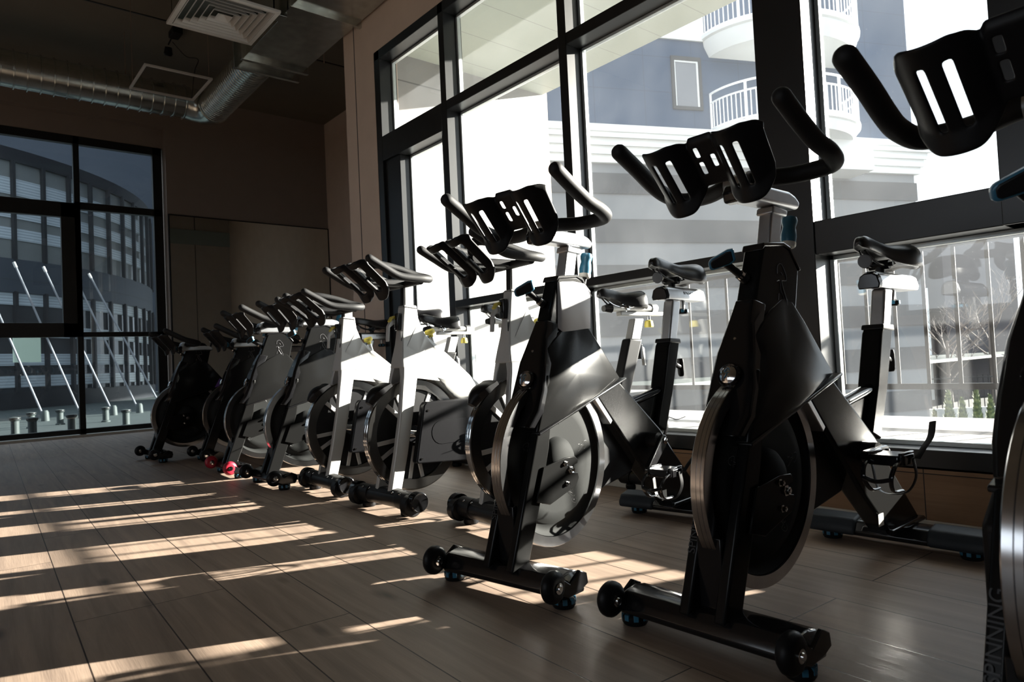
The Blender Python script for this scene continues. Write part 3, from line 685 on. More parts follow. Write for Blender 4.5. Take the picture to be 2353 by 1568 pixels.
def tray_mesh(side_w=.156, T0=(.050, 1.150), T1=(.165, 1.010), c0=.095, hw=.058, dp=.046, mid=.034, open_cage=False):
    """bottle tray: sloping plate with two deep cradles, long slots in each cradle and short slots in the middle"""
    du, dv = 52, 20; mb = MB(); e = Vector((0, -(T1[0]-T0[0]), T1[1]-T0[1])); Lh = e.length; e.normalize()
    nrm = Vector((0, e.z, -e.y)); nrm = nrm if nrm.z < 0 else -nrm      # towards below / front
    def depth(a):
        q = (a-c0)/hw
        if abs(q) < 1: return dp*(1-q*q)**.75
        return 0
    org = L3(0, *T0); V = {}
    for i in range(du+1):
        s = -side_w+2*side_w*i/du; a = abs(s); q = (a-c0)/hw
        lo = (.026*max(0, abs(q)-.45)**2/.3) if a > mid else .040      # rounded cradle feet, short middle
        to = .002+.030*max(0, (abs(q)-.5)/.55)**2 if a > mid else (.016 if not open_cage else .055)
        for j in range(dv+1):
            v = j/dv; L_ = Lh-lo-to
            V[i, j] = mb.bm.verts.new(org+Vector((s*(1-.05*v), 0, 0))+e*(to+v*L_)+nrm*(depth(a)*(1-.10*v)+.016*max(0, v-.8)/.2*(a > .04)-.010*max(0, .1-v)/.1*(.75 < abs(q))))
    for i in range(du):
        a = abs(-side_w+2*side_w*(i+.5)/du); sc = -side_w+2*side_w*(i+.5)/du
        for j in range(dv):
            v = (j+.5)/dv
            if open_cage:
                q = (a-c0)/hw
                if abs(q) < .62 and .17 < v < .80 and not (abs(q) < .16 and .45 < v): continue
                mb.bm.faces.new((V[i, j], V[i+1, j], V[i+1, j+1], V[i, j+1])); continue
            if .18 < v < .80 and (.066 < a < .078 or .102 < a < .114): continue
            if .010 < sc < .024 and (.18 < v < .42 or .52 < v < .76): continue
            if -.024 < sc < -.010 and .40 < v < .66: continue
            mb.bm.faces.new((V[i, j], V[i+1, j], V[i+1, j+1], V[i, j+1]))
    return mb
def knob_handle(root, base, tip, gax, gay, name='adjustment_lever', tint='blue'):
    """pop-pin: threaded stem, then a flattened wedge grip with coloured edge"""
    b, t = Vector(base), Vector(tip); d = (t-b).normalized()
    o = MB().tube([b, b+d*.012, b+d*.013, b+(t-b)*.55, t], [.013, .013, .009, .009, .011], 16).build(name, 'satin_black', root)
    MB().tube([b+d*.014, b+d*.022], .0125, 16).build('collar_ring', 'chrome', o)
    gx, gy = Vector(gax), Vector(gay); n_ = gx.cross(gy).normalized()
    def wedge(k, th):
        mb = MB(); pr = [(-1, -.42), (-.8, -.75), (.55, -1), (1, -.8), (1, .8), (.55, 1), (-.8, .75), (-1, .42)]
        p = [t+gx*a*k+gy*c*k+n_*th for a, c in pr]+[t+gx*a*k+gy*c*k-n_*th for a, c in pr]; n = 8
        mb.poly(p, [tuple(range(n)), tuple(range(2*n-1, n-1, -1))]+[(i, n+i, n+(i+1) % n, (i+1) % n) for i in range(n)]); return mb
    wedge(1, .009).build('grip', tint, o, .004, 3); wedge(.84, .0105).build('grip_inlay', 'satin_black', o, .004, 3)
    return o
def saddle(root, t0, t1, ztop, w=.082, rail='satin_black'):
    n = 18; mb = MB(); rings = []
    for k in range(n+1):
        u = k/n; t = t0+(t1-t0)*u
        x_ = max(0, min(1, (u-.30)/.50)); x_ = x_*x_*(3-2*x_)
        hw = .024+(w-.024)*x_
        if u > .86: hw *= math.sqrt(max(.02, 1-((u-.86)/.15)**2))
        if u < .08: hw *= .55+.45*math.sqrt(u/.08)
        top = ztop-.002-.020*max(0, min(1, (u-.08)/.42))**1.3+.012*max(0, min(1, (u-.55)/.35))
        if u < .08: top -= .016*(1-u/.08)**2
        if u > .9: top -= .016*((u-.9)/.1)**2
        dep = .050+.036*x_
        if u < .08: dep *= .6+.4*u/.08
        pts = []
        for i in range(13):
            a = i*math.pi/12; c_, s_ = math.cos(a), math.sin(a)
            cx = math.copysign(abs(c_)**.75, c_); pts.append((hw*cx, t, top-dep*(1-s_**.62)-(.004 if i == 6 else 0)))
        for a in (.86, .4, 0, -.4, -.86): pts.append((-hw*a, t, top-dep*.98+.004+.012*(1-abs(a))))
        rings.append([mb.bm.verts.new(L3(*p)) for p in pts])
    m_ = len(rings[0])
    for A, B in zip(rings, rings[1:]):
        for k in range(m_): mb.bm.faces.new((A[k], A[(k+1) % m_], B[(k+1) % m_], B[k]))
    mb.bm.faces.new(rings[0]); mb.bm.faces.new(rings[-1][::-1])
    sd_ = mb.build('saddle', 'leather', root, subsurf=1)
    ra_ = MB()
    for sg in (-1, 1):
        ra_.tube(bez([L3(sg*.008, t0+.03, ztop-.050), L3(sg*.014, t0+.075, ztop-.078), L3(sg*.020, t0+.12, ztop-.090), L3(sg*.020, t0+.19, ztop-.088), L3(sg*.034, t1-.05, ztop-.065)], 6), .0034, 8)
    ra_.build('seat_rail', rail, sd_)
    cl = MB(); cl.tube([L3(0, t0+.155, ztop-.118), L3(0, t0+.155, ztop-.075)], .014, 16); cl.tube([L3(-.030, t0+.155, ztop-.088), L3(.030, t0+.155, ztop-.088)], .015, 18); cl.tube([L3(-.040, t0+.155, ztop-.088), L3(.040, t0+.155, ztop-.088)], .007, 10)
    cl.build('seat_clamp', rail, sd_)
    if rail == 'satin_black': MB().lathe([(0, -.006), (.020, -.006), (.022, 0), (.020, .004), (0, .005)], L3(0, t0+.045, ztop-.082), (0, 1, -.15), 24).build('reflector', 'curtain', sd_)
    return sd_
def crank(root, s, ta, za, ang_, L_, side, strap_up=True):
    ca = MB(); e = Vector((0, math.cos(ang_), math.sin(ang_)))   # y = forwards
    c0 = L3(s, ta, za); c1 = c0+e*L_+Vector((side*.012, 0, 0)); nn = Vector((0, -e.z, e.y))
    prof = []
    for k in range(9): a = math.pi/2+math.pi*k/8; prof.append(c0+(e*math.cos(a)+nn*math.sin(a))*.021)
    for k in range(9): a = -math.pi/2+math.pi*k/8; prof.append(c1+(e*math.cos(a)+nn*math.sin(a))*.015)
    n = len(prof); x = Vector((.008, 0, 0)); ca.poly([p+x for p in prof]+[p-x for p in prof], [tuple(range(n)), tuple(range(2*n-1, n-1, -1))]+[(i, n+i, n+(i+1) % n, (i+1) % n) for i in range(n)])
    o = ca.build('crank_arm', 'gloss_black', root, .003)
    MB().lathe([(0, -.014), (.011, -.014), (.012, .0), (.012, .013), (.007, .014), (.007, .009), (0, .009)], c0, (side, 0, 0), 18).build('crank_bolt', 'chrome', o)
    pc = c1+Vector((side*.062, 0, 0))
    p_ = MB(); p_.tube([c1, pc+Vector((side*.045, 0, 0))], .009, 10)
    q8 = [(-.046, -.030), (-.034, -.044), (.034, -.044), (.046, -.030), (.046, .030), (.034, .044), (-.034, .044), (-.046, .030)]
    p_.poly([pc+Vector((a, b_, h)) for h in (-.013, .013) for a, b_ in q8], [tuple(range(8)), tuple(range(15, 7, -1))]+[(i, 8+i, 8+(i+1) % 8, (i+1) % 8) for i in range(8)])
    for dx in (-.038, .038): p_.obox(pc+Vector((dx, 0, .004)), (.005, 0, 0), (0, .040, 0), (0, 0, .015))
    po = p_.build('pedal', 'gloss_black', root, .003)
    cg = MB()
    for dx in (-.036, .036):
        cg.tube(bez([pc+Vector((dx, .040, 0)), pc+Vector((dx, .072, -.012)), pc+Vector((dx*.9, .088, -.040)), pc+Vector((dx*.75, .062, -.072)), pc+Vector((dx*.8, .010, -.078))], 6), .006, 8, flat=.6)
    cg.tube(bez([pc+Vector((-.032, .086, -.040)), pc+Vector((0, .094, -.046)), pc+Vector((.032, .086, -.040))], 6), .009, 8, flat=.6)
    cg.build('toe_cage', 'gloss_black', po)
    st = MB()
    path = bez([pc+Vector((side*.050, -.01, .004)), pc+Vector((side*.054, -.01, -.045)), pc+Vector((side*.03, .0, -.085)), pc+Vector((-side*.03, .0, -.085)), pc+Vector((-side*.050, -.01, -.02))], 6)
    st.tube(path, .010, 6, flat=.16)
    pth = bez([pc+Vector((side*.054, -.025, .0)), pc+Vector((side*.062, -.05, .025)), pc+Vector((side*.068, -.085, .050)), pc+Vector((side*.062, -.125, .085))] if strap_up else [pc+Vector((side*.054, -.025, .0)), pc+Vector((side*.085, -.04, -.01)), pc+Vector((side*.12, -.055, .002))], 7)
    st.tube(pth, .009, 6, flat=.16)
    st.build('strap', 'plastic_black', po)
    return o
def sheet_prism(root, name, prof, s0, s1, mt, bevel=.004, seg=3): return MB().prism(prof, s0, s1).build(name, mt, root, bevel, seg)

def make_black():
    root = empty('spin_bike')
    # base bars
    fs = foot_bar(root, 'front_foot_bar', .236, -.035, .065, .030, .088, 'gloss_black')
    for sg in (-1, 1):
        br = MB(); pr = [(.035, .040), (.065, .050), (.060, .078), (.03, .092), (-.012, .066), (-.035, .082), (-.068, .086), (-.078, .070), (-.070, .055), (-.02, .034)]
        br.prism(pr, sg*.236-.005, sg*.236+.005); br.build('wheel_bracket', 'gloss_black', fs, .002)
        add_wheel(fs, L3(sg*.224, -.062, .069), 'plastic_black'); foot(fs, sg*.206, 0)
    rs = foot_bar(root, 'rear_foot_bar', .12, .985, 1.095, .030, .082, 'gloss_black', .004)
    for sg in (-1, 1):
        c = MB(); prof = [(.975, .030), (1.105, .030), (1.108, .050), (1.09, .080), (1.04, .090), (.99, .080), (.972, .052)]
        a, b = (.105, .262) if sg > 0 else (-.262, -.105); c.prism(prof, a, b); c.build('end_cover', 'cover_grey', rs, .010, 4); foot(rs, sg*.205, 1.04)
    # fork legs
    for s0, s1 in ((SC+.030, SC+.058), (SC-.058, SC-.030)):
        sheet_prism(root, 'fork_leg', [(-.045, .072), (.028, .078), (.092, .245), (.140, .39), (.155, .47), (.16, .60), (.145, .60), (.118, .50), (.088, .435)], s0, s1, 'fleck_black', .006, 3)
    MB().box(SC-.03, SC+.03, -.02, .0, .085, .24).build('fork_web', 'gloss_black', root, .002)
    # front cover carrying the round emblem
    mb = MB(); fr = [(.052, .455, .050), (.085, .50, .060), (.112, .56, .059), (.138, .64, .050), (.170, .71, .034), (.200, .765, .027)]
    rings = []
    for t, z, hw in fr: rings.append([mb.bm.verts.new(L3(SC+q*hw, t+d, z-d*.2)) for q, d in ((-1, .055), (-1, .012), (-.8, .0), (.8, .0), (1, .012), (1, .055))])
    for A, B in zip(rings, rings[1:]):
        for k in range(5): mb.bm.faces.new((A[k], A[k+1], B[k+1], B[k]))
        mb.bm.faces.new((A[5], A[0], B[0], B[5]))
    mb.bm.faces.new(rings[0][::-1]); mb.bm.faces.new(rings[-1])
    fc = mb.build('front_cover', 'gloss_black', root, .004, 3)
    em_c = L3(SC-.004, .113, .588); em_n = Vector((0, .93, .36)).normalized()
    MB().lathe([(.024, -.002), (.029, .002), (.026, .006), (.022, .004)], em_c, em_n, 28).build('badge_bezel', 'gloss_black', fc)
    eb = MB().lathe([(.0225, 0), (.021, .006), (.013, .010), (0, .0115)], em_c, em_n, 28).build('badge', 'lens', fc)
    q = squiggle(em_c+em_n*.0115, Vector((1, 0, 0)), Vector((0, -.36, .93)), .014, eb, .0007); q.data.materials[0] = M['blue']
    MB().lathe([(0, 0), (.004, 0), (.003, .002), (0, .002)], L3(SC+.0, .152, .672), em_n, 12).build('screw', 'chrome', fc)
    # head housing and neck
    hd = [(.17, .68), (.205, .76), (.255, .888), (.262, .900), (.355, .908), (.385, .898), (.43, .845), (.405, .74), (.38, .66)]
    ho = sheet_prism(root, 'head_housing', hd, SC-.026, SC+.026, 'fleck_black', .008, 4)
    tr = [(.248, .884), (.258, .903), (.355, .912), (.388, .902), (.436, .845), (.428, .842), (.382, .893), (.355, .902), (.262, .893)]
    sheet_prism(ho, 'edge_trim', tr, SC-.029, SC+.029, 'gloss_black', .003, 2)
    squiggle(L3(SC-.0268, .335, .80), (0, -1, 0), (0, 0, 1), .055, ho, .0011)
    # shroud over fork crown, tapering to the beam
    pr = [(.088, .435, .058, .004), (.112, .50, .058, .010), (.135, .56, .056, .014), (.17, .68, .040, .010), (.26, .735, .030, .010), (.345, .775, .026, .006), (.385, .765, .026, .004), (.43, .715, .032, .012), (.50, .63, .040, .010), (.552, .572, .044, .004), (.46, .535, .052, .012), (.30, .485, .060, .014), (.18, .452, .062, .008)]
    sh = MB().loft(pr, .28, SC).build('body_shroud', 'fleck_black', root, .006, 3, ang=60, limit=50)
    sheet_prism(sh, 'lower_lip', [(.088, .428), (.555, .566), (.556, .574), (.088, .438)], SC-.066, SC+.066, 'gloss_black', .003, 2)
    # main beam
    bm_ = sheet_prism(root, 'main_beam', [(.39, .55), (.545, .577), (.82, .375), (.92, .27), (1.125, .080), (.88, .080), (.70, .235), (.44, .50)], SC-.032, SC+.032, 'fleck_black', .010, 4)
    sheet_prism(bm_, 'weld_collar', [(.855, .078), (1.14, .078), (1.12, .094), (.87, .094)], SC-.045, SC+.045, 'gloss_black', .005, 3)
    MB().box(SC-.0332, SC-.0322, -.835, -.80, .115, .150).build('serial_label', 'white_plastic', bm_, smooth=False)
    # seat tube, gusset
    sheet_prism(root, 'seat_tube', [(.80, .385), (.865, .36), (.93, .50), (1.002, .690), (.985, .697), (.93, .697), (.915, .680), (.862, .52)], SC-.030, SC+.030, 'fleck_black', .007, 3)
    sheet_prism(root, 'gusset_plate', [(.688, .470), (.862, .510), (.81, .38)], SC-.010, SC+.010, 'fleck_black', .002, 2)
    MB().tube([L3(SC, .672, .480), L3(SC, .870, .512)], .021, 18, flat=.75).build('gusset_bar', 'gloss_black', root)
    sheet_prism(root, 'seat_tube_cap', [(.918, .690), (1.008, .684), (1.002, .704), (.925, .706)], SC-.033, SC+.033, 'satin_black', .004, 3)
    # flywheel
    fw = MB().lathe([(.222, -.006), (.224, -.017), (.252, -.018), (.2535, -.016), (.2535, -.009), (.2515, -.008), (.2535, -.007), (.2535, .002), (.2515, .003), (.2535, .004), (.2535, .016), (.252, .018), (.224, .017), (.222, .006), (.222, -.006)], L3(SC, FT, FZ), (1, 0, 0), 96).build('flywheel', 'rim_steel', root, ang=30)
    MB().lathe([(.05, -.014), (.150, -.016), (.178, -.016), (.188, -.004), (.200, -.001), (.212, -.003), (.222, -.012), (.222, .012), (.212, .003), (.200, .001), (.188, .004), (.178, .016), (.05, .014), (.05, -.014)], L3(SC, FT, FZ), (1, 0, 0), 80).build('disc', 'disc_black', fw, ang=60)
    MB().lathe([(.074, -.013), (.070, -.028), (.056, -.042), (.034, -.050), (.012, -.053), (0, -.054)], L3(SC, FT, FZ), (1, 0, 0), 40).build('hub_dome', 'disc_black', fw, ang=70)
    MB().lathe([(.064, .013), (.060, .026), (.048, .032), (0, .034)], L3(SC, FT, FZ), (1, 0, 0), 40).build('hub_dome', 'disc_black', fw, ang=70)
    for k in range(5):
        a = k*math.tau/5+.4; u = Vector((0, math.cos(a), math.sin(a))); v = Vector((0, -u.z, u.y))
        squiggle(L3(SC-.0158, FT, FZ)+u*.135, v, u, .028, fw, .0005)
    # axle bracket with bolts
    for s_ in (SC-.064, SC+.060):
        hb = sheet_prism(root, 'axle_bracket', [(.060, .245), (.098, .338), (.20, .352), (.248, .350), (.262, .338), (.258, .328), (.226, .324), (.222, .306), (.258, .300), (.262, .284), (.245, .262), (.12, .228)], s_-.003, s_+.003, 'fleck_black', .0015, 2)
        sg = -1 if s_ < 0 else 1
        for t, z, r_b in ((.196, .336, .006), (.222, .314, .009), (.200, .276, .006)):
            MB().lathe([(0, .012), (r_b*.5, .012), (r_b*.5, .008), (r_b, .010), (r_b*1.1, .002), (r_b*1.5, .002), (r_b*1.5, 0)], L3(s_+sg*.003, t, z), (sg, 0, 0), 6).build('bolt', 'chrome', hb, ang=20)
    # belt guard on the far side
    sheet_prism(root, 'belt_guard', [(.10, .22), (.16, .18), (.40, .19), (.66, .225), (.755, .27), (.79, .345), (.75, .42), (.64, .44), (.40, .455), (.16, .43), (.10, .38)], SC+.034, SC+.082, 'plastic_black', .010, 4)
    sheet_prism(root, 'inner_guard', [(.42, .20), (.66, .235), (.72, .30), (.66, .36), (.52, .47), (.44, .44), (.475, .33)], SC+.004, SC+.034, 'plastic_black', .006, 3)
    # cranks
    MB().tube([L3(SC-.07, .735, .342), L3(SC+.09, .735, .342)], .028, 20).build('bottom_bracket', 'satin_black', root)
    crank(root, SC-.085, .735, .342, R(-35), .150, -1); crank(root, SC+.100, .735, .342, R(145), .150, 1, False)
    # brake pad under shroud
    bp_ = MB(); bp_.obox(L3(SC-.018, .455, .475), (.016, 0, 0), (0, -.045, -.048), (0, .006, -.006)); bp_.build('brake_caliper', 'aluminium', root, .002)
    # handlebar group -------------------------------------------------
    hp = sheet_prism(root, 'handlebar_post', [(.290, .86), (.345, .86), (.382, 1.002), (.330, 1.006)], SC-.018, SC+.018, 'aluminium', .005, 3)
    sheet_prism(hp, 'weld_ring', [(.318, .983), (.390, .980), (.395, .998), (.325, 1.003)], SC-.024, SC+.024, 'aluminium', .005, 3)
    sl = sheet_prism(root, 'handlebar_slider', [(.205, 1.004), (.445, 1.004), (.452, 1.024), (.430, 1.038), (.40, 1.046), (.22, 1.046), (.205, 1.03)], SC-.030, SC+.030, 'aluminium', .009, 4)
    sheet_prism(sl, 'slider_cap', [(.182, 1.000), (.212, .998), (.212, 1.045), (.19, 1.045), (.176, 1.025)], SC-.029, SC+.029, 'gloss_black', .006, 3)
    path = []
    cor = bez([L3(.216, .045, 1.156), L3(.216, .115, 1.120), L3(.219, .180, 1.088), L3(.222, .235, 1.072), L3(.208, .282, 1.060), L3(.165, .290, 1.056), L3(.11, .278, 1.054), L3(.05, .255, 1.058), L3(0, .25, 1.060)], 5)
    oth = [Vector((-p.x, p.y, p.z)) for p in cor[::-1]]
    MB().tube(cor+oth[1:], .0205, 18, round_end=True).build('handlebar', 'foam_black', root, ang=80)
    ty = tray_mesh(); tb = ty.build('bottle_tray', 'plastic_black', root, subsurf=1, solid=.006)
    MB().tube([L3(-.03, .235, 1.048), L3(.03, .235, 1.048)], .030, 18).build('handlebar_clamp', 'aluminium', root)
    # resistance knob behind the head
    rk = MB().tube([L3(.0, .415, .80), L3(.0, .455, .915)], .0075, 12).build('resistance_knob', 'satin_black', root)
    kd = (L3(0, .47, .99)-L3(0, .452, .912)).normalized()
    MB().lathe([(0, 0), (.017, 0), (.020, .004), (.020, .012), (0, .013)], L3(0, .453, .912), kd, 24).build('cap_base', 'white_plastic', rk)
    MB().lathe([(.019, .012), (.0205, .03), (.0185, .045), (.0165, .055), (.0195, .066), (.0205, .074), (.018, .082), (0, .084)], L3(0, .453, .912), kd, 24).build('knob_grip', 'blue', rk, ang=60)
    # pop pins
    al = knob_handle(root, L3(SC+.004, .222, .815), L3(SC+.028, .160, .862), Vector((-.028, -.012, .011)), Vector((0, .006, .017)))
    knob_handle(root, L3(0, .965, .625), L3(0, 1.075, .590), Vector((.0, .002, .036)), Vector((.012, -.010, 0)), 'seat_lever', 'satin_black')
    # seat group --------------------------------------------------------
    sheet_prism(root, 'seat_post', [(.928, .62), (.985, .62), (1.045, .818), (.985, .818)], SC-.022, SC+.022, 'aluminium', .008, 4)
    ss = MB(); prf = [(-.030, 0), (.030, 0), (.033, .014), (.026, .042), (.012, .052), (-.012, .052), (-.026, .042), (-.033, .014)]
    n = len(prf); pp = [L3(SC+a, .935, .818+z) for a, z in prf]+[L3(SC+a, 1.235, .818+z) for a, z in prf]
    ss.poly(pp, [tuple(range(n)), tuple(range(2*n-1, n-1, -1))]+[(i, n+i, n+(i+1) % n, (i+1) % n) for i in range(n)])
    so = ss.build('seat_slider', 'aluminium', root, .004, 3)
    sc_ = MB(); pp = [L3(SC+a*1.03, .936, .818+z*1.04-.001) for a, z in prf]+[L3(SC+a*1.0, .915, .816+z*.9) for a, z in prf]
    sc_.poly(pp, [tuple(range(n)), tuple(range(2*n-1, n-1, -1))]+[(i, n+i, n+(i+1) % n, (i+1) % n) for i in range(n)]); sc_.build('slider_cap', 'gloss_black', so, .003, 2)
    sn = Vector((-.97, 0, .243)); sx_ = Vector((0, -1, 0)); sy_ = sn.cross(sx_)
    mw = Matrix((sx_, sy_, sn)).transposed().to_4x4(); mw.translation = L3(SC-.0300, 1.11, .845)
    text_mesh('8·7·6·5·4·3·2·1·0', .017, 'scale_numbers', 'mark_grey', so, mw)
    ky = MB().tube([L3(0, 1.115, .822), L3(0, 1.115, .785)], [.014, .010], 16).build('seat_knob', 'aluminium', root)
    MB().lathe([(0, 0), (.022, .002), (.025, .008), (.024, .018), (.014, .023), (0, .023)], L3(0, 1.115, .765), (0, 0, 1), 24).build('knob_grip', 'plastic_black', ky)
    mb = MB()
    for k in range(6):
        a = k*math.pi/3; u = Vector((math.cos(a), math.sin(a), 0)); mb.obox(L3(0, 1.115, .778)+u*.0235, u*.002, Vector((-u.y, u.x, 0))*.0065, (0, 0, .006))
    mb.build('grip_insert', 'blue', ky, .001)
    saddle(root, .885, 1.225, .985)
    # lettering up the near fork leg
    tx = L3(0, .132, .355).normalized(); nz_ = Vector((0, .355, .132)).normalized(); ty_ = nz_.cross(tx)
    mwt = Matrix((tx, ty_, nz_)).transposed().to_4x4(); mwt.translation = L3(SC+.044, .020, .255)+nz_*.0006
    text_mesh('SPINNING', .027, 'lettering', 'mark_dim', root, mwt)
    return root
HB = {'handlebar', 'bottle_tray', 'handlebar_slider', 'handlebar_clamp', 'handlebar_post'}
ST = {'saddle', 'seat_slider', 'seat_post', 'seat_knob'}
def base(n): return n.split('.')[0]
def place(o, x, y, a, dh=0, ds=0, label=None, scale=None, dt=0):
    o.location = (x, y, 0); o.rotation_euler = (0, 0, a); o['label'] = label
    for ch in children(o):
        if base(ch.name) in HB: ch.location.z += dh; ch.location.y -= dt if base(ch.name) != 'handlebar_post' else dt*.5
        if base(ch.name) in ST: ch.location.z += ds
    if scale: o.scale = scale
    return o
GRP = 'indoor cycling bikes in the row along the windows'
BD = make_black(); tag(BD, 'x', 'exercise bike', GRP)
copies = [copy_tree(BD) for _ in range(6)]
place(BD, .9134, -1.2861, .0109, 0, 0, 'large black spin bike with blue knobs, second nearest, left of the cropped one')
def prune_crank(o, ang_, near=True):
    pass
BC = place(copies[0], 1.530, -1.2157, .1417, .0, .038, 'black spin bike in sunlight with grey paper wrapped around its head')
BE = place(copies[1], .2737, -1.0304, -.045, -.047, 0, 'nearest black spin bike, cut off by the right edge of the view', None, .056)
X4 = place(copies[2], 3.975, -1.47, -.007, -.10, .05, 'black spin bike directly left of the nearest group of silver bikes', (1, 1, 1.015))
X3 = place(copies[3], 4.651, -1.460, -.048, -.10, .03, 'black spin bike with two red front wheels', (1, 1, 1.015))
X2 = place(copies[4], 5.53, -1.572, -.07, -.16, 0, 'shaded black spin bike, second from the far window end of the row', (1, 1, 1.02))
X1 = place(copies[5], 6.04, -1.328, .02, -.16, 0, 'leftmost shaded black spin bike beside the far window', (1, 1, 1.02))
for ch in children(X3):
    if base(ch.name) == 'front_foot_bar':
        for g in children(ch):
            if base(g.name) == 'transport_wheel':
                g.data = g.data.copy(); g.data.materials[0] = M['red']; g['label'] = 'red wheel'
# rotate the near crank of the second nearest bike so that its pedal points forwards
def spin_part(root, names, pivot, a, pred):
    for ch in children(root):
        if base(ch.name) in names and pred(ch):
            pv = Vector(pivot); rm = Matrix.Rotation(a, 4, 'X')
            ch.matrix_basis = Matrix.Translation(pv) @ rm @ Matrix.Translation(-pv) @ ch.matrix_basis
def near_side(o): return sum(v.co.x for v in o.data.vertices)/len(o.data.vertices) < 0
for ob_, aa in ((BD, R(38)), (BE, R(60)), (X4, R(50)), (X3, R(200)), (X2, R(120))):
    p1 = Vector((0, -.735, .342)); p2 = p1+Vector((0, math.cos(R(-35)), math.sin(R(-35))))*.150
    spin_part(ob_, {'crank_arm'}, p1, aa, near_side)
    for ch in children(ob_):
        if base(ch.name) == 'pedal' and near_side(ch):
            np_ = p1+Matrix.Rotation(aa, 3, 'X') @ (p2-p1); ch.location += np_-p2
# paper wrapped round the head of the sunlit black bike
pw_ = empty('paper_wrap', BC.matrix_basis @ L3(0, .3, .82), .1417)
MB().poly([], [])
mb = MB()
loc0 = L3(0, .3, .82); path = [(-.0275, .255, .0), (-.030, .275, .0), (-.031, .33, 0), (-.030, .39, 0), (-.027, .425, 0), (.0, .447, 0), (.027, .42, 0), (.030, .36, 0)]
zt = [.882, .884, .888, .884, .862, .85, .86, .88]; zb = [.74, .728, .732, .738, .74, .74, .745, .75]
A = [mb.bm.verts.new(L3(s+SC, t, z)-loc0) for (s, t, _), z in zip(path, zt)]; Bq = [mb.bm.verts.new(L3(s+SC+(-.002 if s < 0 else .002), t-.012, z)-loc0) for (s, t, _), z in zip(path, zb)]
for k in range(len(path)-1): mb.bm.faces.new((A[k], A[k+1], Bq[k+1], Bq[k]))
mb.build('sheet', 'paper', pw_, solid=.0015); tag(pw_, 'pale grey paper sheet taped around the head of the sunlit black bike', 'paper')
# purple card tucked on the leftmost bike
mat('purple', (.13, .06, .25), .5, noise=.1)
pc_ = empty('purple_card', (X1.matrix_basis @ L3(-.07, .50, .56))); pc_.rotation_euler = (0, 0, .02)
MB().obox((0, 0, 0), (.001, 0, 0), (0, -.035, -.02), (0, -.02, .035)).build('card', 'purple', pc_); tag(pc_, 'small purple and white card stuck on the leftmost black bike', 'card')

